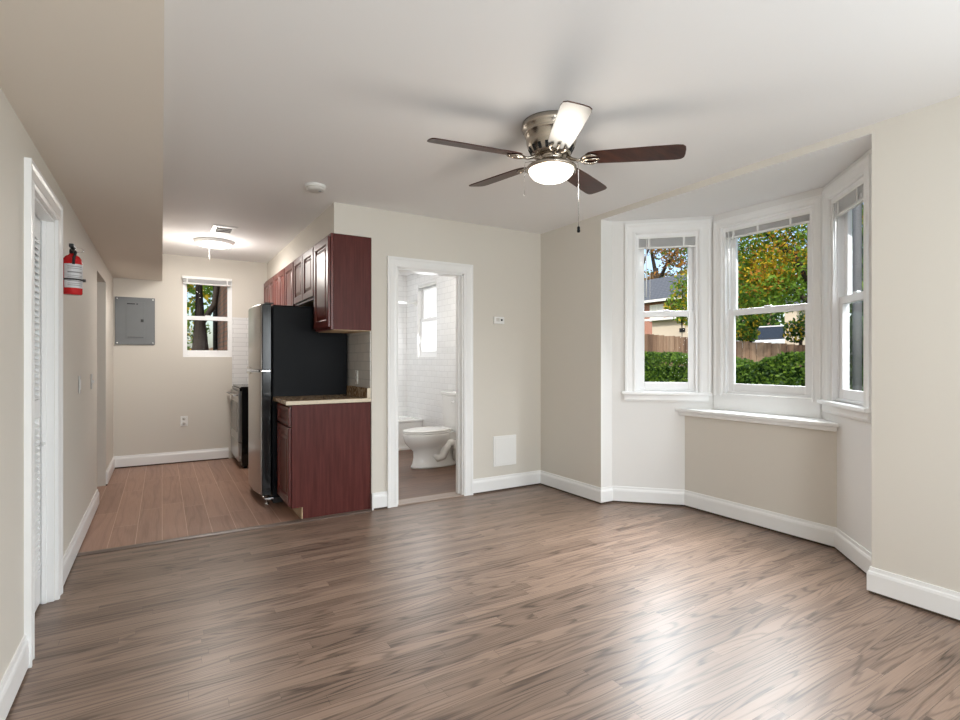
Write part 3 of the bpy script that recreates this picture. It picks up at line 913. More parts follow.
MB().lathe((EX, EY, 0), [(0, 1.786), (0.014, 1.786), (0.014, 1.806), (0.011, 1.812), (0, 1.812)], 18).build('valve', M['blackplastic'], fe)
MB().tube([(EX, EY - 0.012, 1.806), (EX + 0.010, EY - 0.050, 1.802), (EX + 0.014, EY - 0.068, 1.79)], [0.006, 0.006, 0.005], 8).build('lower_handle', M['blackplastic'], fe)
MB().box(EX - 0.010, EY - 0.052, 1.814, EX + 0.012, EY + 0.018, 1.834).build('lever', M['blackplastic'], fe, 0.004)
pin = MB().tube([(EX + 0.010 + 0.020 * cos(t) + 0.020, EY - 0.01, 1.808 + 0.012 * sin(t)) for t in [i * pi / 8 for i in range(17)]], 0.0018, 6)
pin.build('pull_ring', M['chrome'], fe)
MB().tube([(EX + 0.008, EY - 0.020, 1.80), (EX + 0.020, EY - 0.046, 1.79), (EX + 0.012, EY - 0.0505, 1.76), (EX + 0.010, EY - 0.0500, 1.725)], 0.0065, 10).build('hose', M['rubber'], fe)
bd = MB().lathe((EX, EY, 0), [(0.0450, 1.641), (0.0462, 1.641), (0.0462, 1.650), (0.0450, 1.650)], 32)
bd.box(EX + 0.040, EY - 0.006, 1.638, EX + 0.058, EY + 0.010, 1.653)
bd.build('strap', M['blackplastic'], fe)
MB().box(XL + 0.0005, EY - 0.02, 1.590, XL + 0.006, EY + 0.02, 1.80).build('bracket', M['blackplastic'], fe)

# ------------------------------------------------------------------ kitchen cabinets
def raised_door(y0, y1, z0, z1, xf_, t=0.019, rail=0.058):
    """raised-panel door facing -X with its face at x = xf_"""
    mb = MB()
    def loop(i, x):
        return [(x, y0 + i, z0 + i), (x, y1 - i, z0 + i), (x, y1 - i, z1 - i), (x, y0 + i, z1 - i)]
    w = min(y1 - y0, z1 - z0)
    r = min(rail, w * 0.28)
    L = [loop(0, xf_ + t), loop(0, xf_ + 0.004), loop(0.004, xf_), loop(r - 0.006, xf_), loop(r, xf_ + 0.004), loop(r + 0.004, xf_ + 0.011), loop(r + 0.012, xf_ + 0.011), loop(r + 0.034, xf_ + 0.003), loop(r + 0.038, xf_ + 0.002)]
    if w < 2 * r + 0.1:
        L = L[:6]
    mb.rings(L, sm=False)
    return mb

def upper_cabinet(y0, y1, z0, z1, doors, label, first=False):
    c = thing('wall_cabinet', label, 'cabinet', (XKW, (y0 + y1) / 2, z0), 0, 'cherry wall cabinets in a row')
    body = MB()
    xb = XC - 0.006
    body.box(xb + 0.002, y0 + 0.0005, z0, XKW - 0.001, y1 - 0.0005, z1)
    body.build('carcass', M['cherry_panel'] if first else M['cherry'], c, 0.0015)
    MB().box(xb - 0.018, y0 + 0.0005, z0, xb + 0.0015, y1 - 0.0005, z1).build('face_frame', M['cherry'], c, 0.0015)
    n = doors
    w = (y1 - y0 - 0.03 - 0.006 * (n - 1)) / n
    for i in range(n):
        a = y0 + 0.015 + i * (w + 0.006)
        d = raised_door(a, a + w, z0 + 0.022, z1 - 0.024, xb - 0.038).build('door', M['cherry'], c)
    MB().box(xb + 0.004, y0 + 0.006, z0 - 0.004, XKW - 0.002, y1 - 0.006, z0 - 0.0002).build('underside', M['rawwood'], c)
    return c
upper_cabinet(YB + 0.001, 4.565, 1.450, 2.199, 1, 'tall cherry wall cabinet nearest the room, with a bare side panel', True)
upper_cabinet(4.567, 5.360, 1.735, 2.199, 2, 'short two-door cherry cabinet above the refrigerator')
upper_cabinet(5.362, 5.800, 1.450, 2.199, 1, 'single-door cherry wall cabinet just beyond the refrigerator top')
upper_cabinet(5.802, 6.420, 1.450, 2.199, 2, 'two-door cherry wall cabinet next to the one over the stove')
upper_cabinet(6.422, YK - 0.002, 1.740, 2.199, 2, 'short cherry wall cabinet over the stove, touching the back wall')

bc = thing('base_cabinet', 'cherry base cabinet with drawer and raised-panel door beside the refrigerator', 'cabinet', (XKW, 4.33, 0))
y0, y1 = YB + 0.010, 4.580
# end panel with toe notch
pn = MB()
prof = [(0.912, 0.002), (XKW - 0.003, 0.002), (XKW - 0.003, 0.872), (0.832, 0.872), (0.832, 0.098), (0.912, 0.098)]
pn.rings([[(x, y, z) for x, z in prof] for y in (y0, y0 + 0.018)], sm=False)
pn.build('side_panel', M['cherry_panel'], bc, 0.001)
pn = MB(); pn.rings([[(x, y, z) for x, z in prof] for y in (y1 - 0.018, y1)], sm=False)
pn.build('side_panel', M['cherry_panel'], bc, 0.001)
MB().box(0.853, y0 + 0.0185, 0.098, XKW - 0.004, y1 - 0.0185, 0.871).build('carcass', M['cherry'], bc)
MB().box(0.832, y0 + 0.0185, 0.098, 0.8525, y1 - 0.0185, 0.872).build('face_frame', M['cherry'], bc)
MB().box(0.905, y0 + 0.0005, 0.002, 0.9115, y1 - 0.0185, 0.097).build('toe_kick', M['rawwood'], bc)
raised_door(y0 + 0.018, y1 - 0.012, 0.715, 0.855, 0.812, 0.0195, 0.030).build('drawer', M['cherry'], bc)
raised_door(y0 + 0.018, y1 - 0.012, 0.112, 0.700, 0.812, 0.0195).build('door', M['cherry'], bc)

ct = thing('countertop', 'speckled brown laminate countertop with pale edge on the cherry base cabinet', 'countertop', (XKW, 4.33, 0.873))
mb = MB()
mb.box(0.792, YB + 0.002, 0.8735, XKW - 0.002, 4.640, 0.905)
o = mb.build('slab', [M['granite'], M['edge']], ct, 0.004)
MB().box(0.790, YB - 0.0005, 0.876, 1.447, YB + 0.0018, 0.903).build('edge_strip', M['edge'], ct)
MB().box(XKW - 0.036, YB + 0.002, 0.9055, XKW - 0.009, 4.640, 0.985).build('backsplash_lip', M['granite'], ct, 0.003)
MB().box(XKW - 0.036, YB - 0.0005, 0.9055, XKW - 0.009, YB + 0.0018, 0.985).build('lip_edge', M['edge'], ct)

# tile splashbacks
struct('trim_14', MB().box(XKW - 0.008, YB + 0.0125, 0.88, XKW - 0.0005, YK - 0.0005, 1.449), M['ktile_grey'])
struct('trim_15', MB().box(0.739, YK - 0.008, 0.88, XKW - 0.009, YK - 0.0005, 1.735), M['ktile_white'])
so = thing('wall_outlet', 'white outlet plate on the grey tiles above the countertop', 'outlet', (XKW - 0.008, 4.44, 1.06))
MB().box(XKW - 0.014, 4.405, 1.005, XKW - 0.0082, 4.475, 1.122).build('plate', M['white'], so, 0.002)
for z in (1.040, 1.088):
    MB().lathe((XKW - 0.0141, 4.44, z), [(0, 0), (0.017, 0), (0.017, -0.002), (0, -0.002)], 20, 'X').build('socket', M['almond'], so)

# ------------------------------------------------------------------ refrigerator
rf = thing('refrigerator', 'black top-freezer refrigerator with stainless doors beside the base cabinet', 'refrigerator', (1.1, 5.03, 0))
FY0, FY1 = 4.662, 5.405
MB().box(0.790, FY0, 0.055, 1.425, FY1, 1.675).build('body', M['black'], rf, 0.012)
MB().box(0.80, FY0 + 0.01, 0.012, 1.40, FY1 - 0.01, 0.0548).build('toe_grille', M['blackplastic'], rf)
def fridge_door(z0, z1):
    ys = [FY0 + 0.006 + (FY1 - FY0 - 0.012) * i / 14 for i in range(15)]
    def fx(y):
        u = (y - FY0) / (FY1 - FY0) * 2 - 1
        return 0.712 - 0.040 * (1 - abs(u) ** 2.6)
    back = 0.782
    ed = MB()
    ol = [(fx(y) + 0.004, y) for y in ys] + [(back, ys[-1]), (back, ys[0])]
    ed.rings([[(x, y, z) for x, y in ol] for z in (z0, z1)], sm=False)
    d = ed.build('freezer_door' if z0 > 1 else 'door', M['blackgloss'], rf, 0.003)
    sk = MB()
    n = len(ys)
    Lz = [(z0 + 0.004, 0.003), (z0 + 0.012, 0.0), (z1 - 0.012, 0.0), (z1 - 0.004, 0.003)]
    ys2 = [y if 0 < i < n - 1 else (y + 0.006 if i == 0 else y - 0.004) for i, y in enumerate(ys)]
    for z, o_ in Lz:
        sk.v += [(fx(y) + o_, y, z) for y in ys2]
    for r in range(3):
        for i in range(n - 1):
            sk.face((r * n + i, r * n + i + 1, (r + 1) * n + i + 1, (r + 1) * n + i), 0, True)
    so_ = sk.build('steel_skin', M['steel'], d, fix=True)
    sm = so_.modifiers.new('thick', 'SOLIDIFY'); sm.thickness = 0.0025; sm.offset = -1
    return d, fx
df, fx = fridge_door(1.128, 1.680)
dm, fx = fridge_door(0.085, 1.112)
for d, za, zb in ((df, 1.136, 1.150), (dm, 1.090, 1.104)):
    hd = MB()
    yy = [4.98 + 0.38 * i / 10 for i in range(11)]
    o_ = [0.004] + [-0.014] * 9 + [0.004]
    hd.rings([[(fx(y) + k, y, za), (fx(y) + k + 0.006, y, za), (fx(y) + k + 0.006, y, zb), (fx(y) + k, y, zb)] for y, k in zip(yy, o_)], sm=False)
    hd.build('handle', M['chrome'], d, 0.002)
MB().box(0.705, FY0 + 0.004, 1.1125, 0.775, FY0 + 0.055, 1.1275).build('middle_hinge', M['chrome'], rf, 0.002)
MB().box(0.735, FY0 + 0.010, 1.6805, 0.80, FY0 + 0.055, 1.692).build('top_hinge', M['blackplastic'], rf, 0.003)
ft = MB().box(0.735, FY0 + 0.012, 0.045, 0.80, FY0 + 0.060, 0.060)
ft.lathe((0.755, FY0 + 0.036, 0), [(0, 0.0), (0.018, 0.0), (0.018, 0.012), (0.008, 0.016), (0.008, 0.046), (0, 0.046)], 16)
ft.build('foot', M['chrome'], rf)
ft = MB().lathe((0.755, FY1 - 0.036, 0), [(0, 0.0), (0.018, 0.0), (0.018, 0.012), (0.008, 0.016), (0.008, 0.056), (0, 0.056)], 16)
ft.build('foot', M['chrome'], rf)
MB().tube([(0.728, FY0 + 0.04, 0.085), (0.728, FY0 + 0.04, 0.055)], 0.012, 10).build('bottom_hinge', M['chrome'], rf)

# ------------------------------------------------------------------ stove
sv = thing('stove', 'stainless and black electric range half hidden behind the refrigerator', 'stove', (1.08, 6.74, 0))
SY0, SY1 = 6.362, 7.098
MB().box(0.760, SY0, 0.03, 1.430, SY1, 0.895).build('body', M['blackgloss'], sv, 0.004)
MB().box(0.745, SY0 - 0.004, 0.896, 1.345, SY1 + 0.002, 0.912).build('cooktop', M['blackgloss'], sv, 0.004)
for bx_, by_, r in ((0.90, 6.56, 0.10), (0.90, 6.91, 0.08), (1.18, 6.56, 0.08), (1.18, 6.91, 0.10)):
    MB().lathe((bx_, by_, 0.9125), [(r - 0.006, 0), (r, 0), (r, 0.0012), (r - 0.006, 0.0012)], 32).build('burner_ring', M['greyslot'], sv)
MB().box(1.346, SY0, 0.896, 1.430, SY1, 1.075).build('backguard', M['blackgloss'], sv, 0.006)
od = MB().box(0.722, SY0 + 0.004, 0.300, 0.7595, SY1 - 0.004, 0.855).build('oven_door', M['steel'], sv, 0.004)
MB().box(0.719, SY0 + 0.09, 0.400, 0.7225, SY1 - 0.09, 0.740).build('oven_window', M['blackgloss'], od)
hd = MB().tube([(0.722, SY0 + 0.05, 0.815), (0.685, SY0 + 0.05, 0.815)], 0.009, 8)
hd.tube([(0.722, SY1 - 0.05, 0.815), (0.685, SY1 - 0.05, 0.815)], 0.009, 8)
hd.tube([(0.685, SY0 + 0.02, 0.815), (0.685, SY1 - 0.02, 0.815)], 0.012, 10)
hd.build('handle', M['steel'], od)
MB().box(0.735, SY0 + 0.004, 0.862, 0.7595, SY1 - 0.004, 0.893).build('control_strip', M['blackgloss'], sv, 0.003)
MB().box(0.724, SY0 + 0.004, 0.085, 0.7595, SY1 - 0.004, 0.290).build('drawer', M['steel'], sv, 0.004)
for x in (0.80, 1.38):
    for y in (SY0 + 0.05, SY1 - 0.05):
        MB().lathe((x, y, 0), [(0, 0), (0.018, 0), (0.018, 0.03), (0, 0.03)], 12).build('leg', M['blackplastic'], sv)

# ------------------------------------------------------------------ bathroom
def oval(cx, cy, z, a, b, fr=1.0, n=28):
    """oval with its nose to -X: a half-length, b half-width"""
    L = []
    for i in range(n):
        t = 2 * pi * i / n
        c, s_ = cos(t), sin(t)
        e = 0.85 if c > 0 else 1.0
        L.append((cx + a * (abs(c) ** e) * (1 if c > 0 else -1), cy + b * s_, z))
    return L
TY = 5.42
to = thing('toilet', 'white toilet with closed lid seen through the bathroom doorway', 'toilet', (2.66, TY, 0))
b = MB()
b.rings([oval(2.665, TY, 0.001, 0.285, 0.115), oval(2.665, TY, 0.02, 0.285, 0.118), oval(2.665, TY, 0.05, 0.268, 0.100), oval(2.665, TY, 0.12, 0.256, 0.088), oval(2.655, TY, 0.19, 0.252, 0.092),
         oval(2.62, TY, 0.235, 0.265, 0.122), oval(2.595, TY, 0.275, 0.276, 0.155), oval(2.580, TY, 0.32, 0.280, 0.178), oval(2.572, TY, 0.365, 0.282, 0.186), oval(2.572, TY, 0.388, 0.278, 0.184)])
b.box(2.78, TY - 0.11, 0.24, 3.035, TY + 0.11, 0.386)
b.build('bowl', M['ceramic'], to)
tw = MB()
for sg in (-1, 1):
    tw.tube([(2.62, TY + sg * 0.075, 0.14), (2.665, TY + sg * 0.095, 0.10), (2.72, TY + sg * 0.105, 0.12), (2.755, TY + sg * 0.108, 0.20), (2.80, TY + sg * 0.108, 0.27), (2.86, TY + sg * 0.104, 0.27), (2.895, TY + sg * 0.098, 0.19), (2.905, TY + sg * 0.09, 0.06)], [0.025, 0.042, 0.046, 0.048, 0.048, 0.046, 0.044, 0.040], 12)
tw.build('trapway', M['ceramic'], to)
s_ = MB(); s_.rings([oval(2.568, TY, 0.3885, 0.276, 0.184), oval(2.568, TY, 0.396, 0.282, 0.188), oval(2.568, TY, 0.406, 0.278, 0.185)])
s_.build('seat', M['ceramic'], to)
s_ = MB(); s_.rings([oval(2.565, TY, 0.4075, 0.272, 0.182), oval(2.565, TY, 0.414, 0.278, 0.186), oval(2.565, TY, 0.426, 0.270, 0.180), oval(2.565, TY, 0.430, 0.245, 0.160)])
s_.build('lid', M['ceramic'], to)
MB().box(2.800, TY - 0.10, 0.3885, 2.840, TY + 0.10, 0.428).build('seat_hinge', M['ceramic'], to, 0.008)
tk = MB(); 
tk.rings([[(2.868 + i, TY - 0.205 + i, z), (3.045, TY - 0.205 + i, z), (3.045, TY + 0.205 - i, z), (2.868 + i, TY + 0.205 - i, z)] for i, z in ((0.018, 0.387), (0.008, 0.55), (0.0, 0.795))], sm=False)
tk = tk.build('tank', M['ceramic'], to, 0.014)
MB().box(2.858, TY - 0.215, 0.796, 3.050, TY + 0.215, 0.836).build('tank_lid', M['ceramic'], to, 0.010)
MB().tube([(2.866, TY - 0.15, 0.735), (2.848, TY - 0.15, 0.735), (2.842, TY - 0.10, 0.730), (2.842, TY - 0.07, 0.727)], 0.007, 8).build('flush_lever', M['chrome'], tk)

tb = thing('bathtub', 'white bathtub along the far bathroom wall behind the toilet', 'bathtub', (2.31, 6.84, 0))
tx0, tx1, ty0, ty1 = 1.585, 3.055, 6.565, 7.115
def rr(x0, y0, x1, y1, z, r, n=5):
    L = []
    for cx, cy, a0 in ((x1 - r, y0 + r, -90), (x1 - r, y1 - r, 0), (x0 + r, y1 - r, 90), (x0 + r, y0 + r, 180)):
        for i in range(n + 1):
            a = radians(a0 + 90 * i / n)
            L.append((cx + r * cos(a), cy + r * sin(a), z))
    return L
t_ = MB()
t_.rings([rr(tx0, ty0 + 0.012, tx1, ty1, 0.0, 0.004), rr(tx0, ty0 + 0.012, tx1, ty1, 0.365, 0.004), rr(tx0, ty0, tx1, ty1, 0.372, 0.006), rr(tx0, ty0, tx1, ty1, 0.395, 0.008), rr(tx0 + 0.008, ty0 + 0.008, tx1 - 0.008, ty1 - 0.008, 0.402, 0.01),
          rr(tx0 + 0.07, ty0 + 0.065, tx1 - 0.06, ty1 - 0.05, 0.400, 0.10), rr(tx0 + 0.08, ty0 + 0.075, tx1 - 0.07, ty1 - 0.06, 0.385, 0.10), rr(tx0 + 0.15, ty0 + 0.10, tx1 - 0.11, ty1 - 0.09, 0.12, 0.09), rr(tx0 + 0.20, ty0 + 0.14, tx1 - 0.15, ty1 - 0.13, 0.075, 0.08)], cap0=True, cap1=True, sm=False)
t_.build('basin', M['ceramic'], tb, 0.003)
MB().box(tx0, ty0 - 0.006, 0.001, tx1, ty0 + 0.0115, 0.03).build('floor_strip', M['white'], tb)

sr = thing('shower_rod', 'white shower rod high on the bathroom wall beside the frosted window', 'shower rod', (2.3, 6.80, 2.005))
MB().tube([(XKW + 0.131, 6.80, 2.005), (XBR - 0.001, 6.80, 2.005)], 0.0125, 12).build('rod', M['white'], sr)
for x, h in ((XBR - 0.0005, -0.03), (XKW + 0.1305, 0.03)):
    MB().lathe((x, 6.80, 2.005), [(0.0, 0), (0.032, 0), (0.030, h * 0.4), (0.018, h), (0.0126, h)], 20, 'X').build('flange', M['white'], sr)

vl = thing('vanity_light', 'small bathroom wall lamp with glowing globe', 'wall lamp', (XBR, 5.10, 1.92))
MB().box(XBR - 0.03, 4.98, 1.86, XBR - 0.0005, 5.22, 1.95).build('plate', M['nickel'], vl, 0.006)
MB().lathe((XBR - 0.095, 5.10, 1.91), [(0, -0.065), (0.03, -0.058), (0.055, -0.035), (0.065, 0.0), (0.055, 0.035), (0.03, 0.058), (0, 0.065)], 24).build('globe', M['vanitybulb'], vl)
MB().tube([(XBR - 0.03, 5.10, 1.91), (XBR - 0.04, 5.10, 1.91)], 0.02, 12).build('arm', M['nickel'], vl)
lamp('vanity_bulb', 'POINT', (XBR - 0.20, 5.10, 1.90), 14, (1.0, 0.93, 0.83), size=0.07)
lamp('bath_window_daylight', 'AREA', (XBR - 0.02, 6.45, 1.75), 16, (0.95, 0.98, 1.0), size=0.6, size_y=0.95, target=(1.6, 6.3, 1.3))

# ------------------------------------------------------------------ outside: ground
def ground_z(x):
    if x < 5: return -0.55
    if x < 12: return -0.55 + (x - 5) / 7.0 * 1.25
    if x < 40: return 0.70 + (x - 12) / 28.0 * 1.2
    return 1.9
g = MB()
xs = [-25, -5, 3, 5, 7, 9, 12, 18, 25, 40, 80]
ysr = [-40, -10, 0, 4, 8, 12, 20, 40, 80]
for x in xs:
    for y in ysr:
        g.v.append((x, y, ground_z(x)))
for i in range(len(xs) - 1):
    for j in range(len(ysr) - 1):
        a = i * len(ysr) + j
        g.face((a, a + len(ysr), a + len(ysr) + 1, a + 1))
struct('ground', g, M['ground'])

# ------------------------------------------------------------------ foliage
def leaves(mb, n, pos, size, nmat, pick, flat=0.3, rnd=random):
    for _ in range(n):
        p = pos()
        a = Vector((rnd.gauss(0, 1), rnd.gauss(0, 1), rnd.gauss(0, 1))).normalized()
        b = a.orthogonal().normalized()
        b = (Matrix.Rotation(rnd.uniform(0, 2 * pi), 3, a) @ b)
        c = a.cross(b)
        s0 = size * rnd.uniform(0.65, 1.3)
        k = len(mb.v)
        P = Vector(p)
        mb.v += [tuple(P - b * s0), tuple(P + c * s0 * 0.5), tuple(P + b * s0), tuple(P - c * s0 * 0.5)]
        mb.face((k, k + 1, k + 2, k + 3), pick(p))

def blobs_pos(blobs, rnd=random):
    w = [r ** 2 for *_, r in blobs]
    def f():
        b = rnd.choices(blobs, w)[0]
        d = Vector((rnd.gauss(0, 1), rnd.gauss(0, 1), rnd.gauss(0, 1))).normalized() * (b[3] * rnd.random() ** 0.45)
        return (b[0] + d.x, b[1] + d.y, b[2] + d.z)
    return f

def tree(label, x, y, trunk_h, r0, limbs, blobs, n, size, mats, pick, name='tree', zbase=None):
    z0 = ground_z(x) - 0.05 if zbase is None else zbase
    t = thing(name, label, 'tree', (x, y, z0))
    tr = MB()
    tr.tube([(x, y, z0), (x + 0.02, y + 0.03, z0 + trunk_h * 0.3), (x - 0.03, y, z0 + trunk_h * 0.7), (x + 0.03, y + 0.02, z0 + trunk_h)], [r0 * 1.25, r0, r0 * 0.9, r0 * 0.7], 14)
    for L in limbs:
        tr.tube([(x + a, y + b, z0 + c) for a, b, c, _ in L], [q[3] for q in L], 8)
    tr.build('trunk', M['bark'], t)
    cr = MB()
    leaves(cr, n, blobs_pos(blobs), size, len(mats), pick)
    cr.build('crown', mats, t, fix=False)
    return t

random.seed(11)
def autumn(p):
    q = sin(p[0] * 2.1 + 1.3) + sin(p[1] * 2.7) + sin(p[2] * 3.1 + p[1]) + random.gauss(0, 0.9)
    if p[2] < 2.6: q -= 0.3
    if q > 2.9: return 3
    if q > 2.45: return 2
    if q > 0.5: return 1
    if q > -1.2: return 0
    return 5 if q > -2.3 else 4

# big green-and-gold tree close behind the hedge
tree('large green and gold tree filling the upper middle bay window', 9.3, 4.55, 3.1, 0.15,
     [[(0, 0, 2.2, 0.10), (0.1, 0.5, 2.9, 0.07), (0.2, 1.2, 3.6, 0.04), (0.1, 1.8, 4.2, 0.02)],
      [(0, 0, 2.6, 0.09), (-0.2, -0.5, 3.3, 0.06), (-0.2, -1.2, 4.0, 0.03)],
      [(0, 0, 1.9, 0.07), (0.0, 0.35, 2.2, 0.05), (0.1, 1.0, 2.5, 0.03), (0.0, 1.7, 2.7, 0.02)],
      [(0.03, 0.02, 3.0, 0.09), (0.1, 0.1, 4.0, 0.06), (0.0, 0.3, 5.0, 0.03)]],
     [(9.6, 5.5, 2.75, 0.75), (9.4, 6.2, 2.85, 0.60), (9.5, 5.0, 3.4, 0.9), (9.3, 5.9, 3.6, 0.9), (9.6, 4.2, 3.2, 0.8), (9.3, 6.6, 3.5, 0.55), (9.5, 4.8, 4.4, 0.9), (9.3, 5.8, 4.4, 0.8), (9.7, 3.9, 4.2, 0.9), (9.2, 5.0, 2.55, 0.55), (9.3, 6.9, 2.65, 0.28), (9.3, 5.4, 2.5, 0.4), (9.3, 6.0, 2.3, 0.3)],
     30000, 0.036, [M['leaf_green'], M['leaf_lime'], M['leaf_orange'], M['leaf_yellow'], M['leaf_brown'], M['leaf_dark']], autumn)
# trees farther off
def brownish(p):
    return 0 if random.random() < 0.6 else (1 if random.random() < 0.6 else 2)
tree('brown autumn tree with bare limbs behind the slate roof', 40, 34.0, 8.0, 0.35,
     [[(0, 0, 5.0, 0.25), (-0.6, 1.4, 7.5, 0.16), (-0.8, 3.0, 9.5, 0.08)], [(0, 0, 6.0, 0.22), (-0.5, -1.6, 8.0, 0.14), (-0.6, -3.2, 9.6, 0.08)], [(0, 0, 7.5, 0.2), (0, 0.6, 10.0, 0.12), (0, 1.6, 12.0, 0.06)],
      [(-0.6, 1.4, 7.5, 0.12), (-0.8, 0.3, 9.5, 0.08), (-0.9, -0.9, 11.0, 0.05)]],
     [(40, 35.5, 8.6, 1.5), (40, 33.4, 8.4, 1.3), (40, 31.5, 10.2, 1.7), (40, 36.5, 11.0, 1.0), (40, 33.5, 12.0, 1.4)], 2300, 0.17,
     [M['leaf_brown'], M['leaf_orange'], M['leaf_green']], brownish)
tree('bright yellow tree above the slate roof', 46, 35.2, 6.5, 0.25, [], [(46, 35.2, 9.3, 1.1), (46, 34.5, 9.9, 0.9), (46, 35.9, 8.7, 0.9)], 1500, 0.16, [M['leaf_yellow'], M['leaf_lime']], lambda p: 0 if random.random() < 0.85 else 1)
tree('dark green tree behind the pale shed', 25, 15.0, 3.5, 0.2, [], [(25, 16.0, 3.0, 1.5), (25, 14.4, 3.2, 1.6), (25, 12.6, 3.0, 1.5), (25, 14.2, 5.4, 1.7), (25, 16.2, 5.0, 1.4), (25, 12.2, 5.0, 1.4)], 3800, 0.14, [M['leaf_dark'], M['leaf_green'], M['leaf_lime']], lambda p: random.choice((0, 0, 1, 1, 2)))
tree('dark evergreen bush seen in the narrow right bay window', 6.75, 2.85, 2.2, 0.06, [], [(6.75, 2.85, 0.0, 0.42), (6.75, 2.87, 0.55, 0.42), (6.75, 2.83, 1.05, 0.40), (6.75, 2.88, 1.5, 0.36), (6.78, 2.72, 2.0, 0.34), (6.78, 2.70, 2.5, 0.30)], 6500, 0.05, [M['leaf_dark'], M['leaf_green'], M['leaf_lime']], lambda p: random.choice((0, 0, 0, 1, 2)) if p[2] > 1.75 else random.choice((0, 0, 0, 0, 0, 0, 1)))
up = thing('utility_pole', 'slim grey pole outside the narrow right bay window', 'pole', (5.6, 2.40, ground_z(5.6)))
MB().lathe((5.6, 2.40, 0), [(0, ground_z(5.6) - 0.05), (0.038, ground_z(5.6) - 0.05), (0.036, 3.0), (0.034, 4.2), (0, 4.2)], 20).build('post', M['pole'], up)
# bough hanging in front of the left bay window
tree('small lime-leaved tree standing by the fence', 10.65, 8.25, 2.6, 0.022, [[(0, 0, 1.8, 0.03), (0.1, 0.4, 2.4, 0.02)]], [(10.7, 8.42, 2.50, 0.34), (10.65, 8.18, 2.35, 0.36), (10.7, 8.25, 2.95, 0.36)], 1300, 0.045, [M['leaf_lime'], M['leaf_green'], M['leaf_yellow']], lambda p: random.choice((0, 0, 1, 2)))

tree('low dark shrub beyond the fence beside the pale gabled shed', 13.0, 6.75, 1.0, 0.05, [], [(13.0, 6.85, 1.9, 0.30), (13.0, 6.55, 2.1, 0.32), (13.1, 6.2, 2.0, 0.35)], 1500, 0.05, [M['leaf_dark'], M['leaf_green'], M['leaf_yellow']], lambda p: random.choice((0, 0, 0, 1, 2)), name='shrub')
tree('low golden shrub beyond the fence left of the white car', 12.6, 7.75, 1.0, 0.05, [], [(12.6, 7.85, 1.9, 0.28), (12.6, 7.65, 2.25, 0.26), (12.7, 7.9, 2.5, 0.25)], 1500, 0.05, [M['leaf_lime'], M['leaf_green'], M['leaf_yellow'], M['leaf_dark']], lambda p: random.choice((0, 1, 1, 2, 3)), name='shrub')

# hedge
hd = thing('hedge', 'clipped green hedge in front of the wooden fence', 'hedge', (7.6, 5.2, ground_z(7.6)))
h = MB()
def hp():
    y = random.uniform(3.35, 9.2)
    u = random.random()
    top = 1.24 + 0.07 * sin(y * 2.3) + 0.05 * sin(y * 5.1)
    if u < 0.35:
        return (random.uniform(7.25, 8.2), y, top - abs(random.gauss(0, 0.06)))
    return (7.2 + abs(random.gauss(0, 0.10)) + 0.03 * sin(y * 7), y, random.uniform(-0.15, top))
leaves(h, 34000, hp, 0.030, 3, lambda p: random.choices((0, 1, 2), (5, 2, 2))[0])
hd_m = h.build('foliage', [M['leaf_green'], M['leaf_lime'], M['leaf_dark']], hd, fix=False)
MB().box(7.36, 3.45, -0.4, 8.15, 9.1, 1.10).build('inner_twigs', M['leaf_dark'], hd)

# fence
fc = thing('wooden_fence', 'weathered brown board fence behind the hedge', 'fence', (10.0, 7.0, ground_z(10.0)))
fb = MB()
y = 2.2
i = 0
def ftop(y): return 1.477 + (y - 5.09) * 0.095
while y < 13.0:
    w = 0.135
    dz = random.uniform(-0.012, 0.012)
    fb.box(10.0 + random.uniform(-0.004, 0.004), y, 0.05, 10.022, y + w, ftop(y) + dz)
    y += w + 0.010 + 0.006 * random.random()
fb.build('boards', M['fence'], fc)
for z in (0.5, -0.18):
    r = MB(); r.rings([[(10.024, yy, ftop(yy) - 0.42 - z), (10.065, yy, ftop(yy) - 0.42 - z), (10.065, yy, ftop(yy) - 0.33 - z), (10.024, yy, ftop(yy) - 0.33 - z)] for yy in (2.2, 13.0)], sm=False)
    r.build('rail', M['fence'], fc)
yy = 2.3
while yy < 13:
    MB().box(10.066, yy, -0.1, 10.16, yy + 0.09, ftop(yy) - 0.05).build('post', M['fence'], fc)
    yy += 2.4

# pale shed
sh = thing('garden_shed', 'long low beige shed behind the fence under the brick house', 'shed', (15.0, 12.0, 0.7))
MB().box(14.0, 10.25, 0.6, 15.6, 12.05, 2.50).build('walls', M['siding'], sh)
rfm = MB(); rfm.rings([[(13.8, y, 2.49), (13.8, y, 2.56), (15.8, y, 2.68), (15.8, y, 2.61)] for y in (10.1, 12.25)], sm=False)
rfm.build('roof', M['siding_white'], sh)
MB().box(13.97, 10.75, 2.08, 13.999, 10.95, 2.20).build('vent', M['dark'], sh)
# second small shed in the middle window
s2 = thing('garden_shed', 'small pale gabled shed beyond the fence in the middle window', 'shed', (16.5, 8.6, 0.8))
MB().box(16.0, 8.42, 0.7, 16.9, 8.78, 2.75).build('walls', M['siding'], s2)
rfm = MB(); rfm.rings([[(x, 8.25, 2.70), (x, 8.60, 3.0), (x, 8.95, 2.70), (x, 8.60, 2.9)] for x in (15.85, 17.05)], sm=False)
rfm.build('roof', M['shingle'], s2)

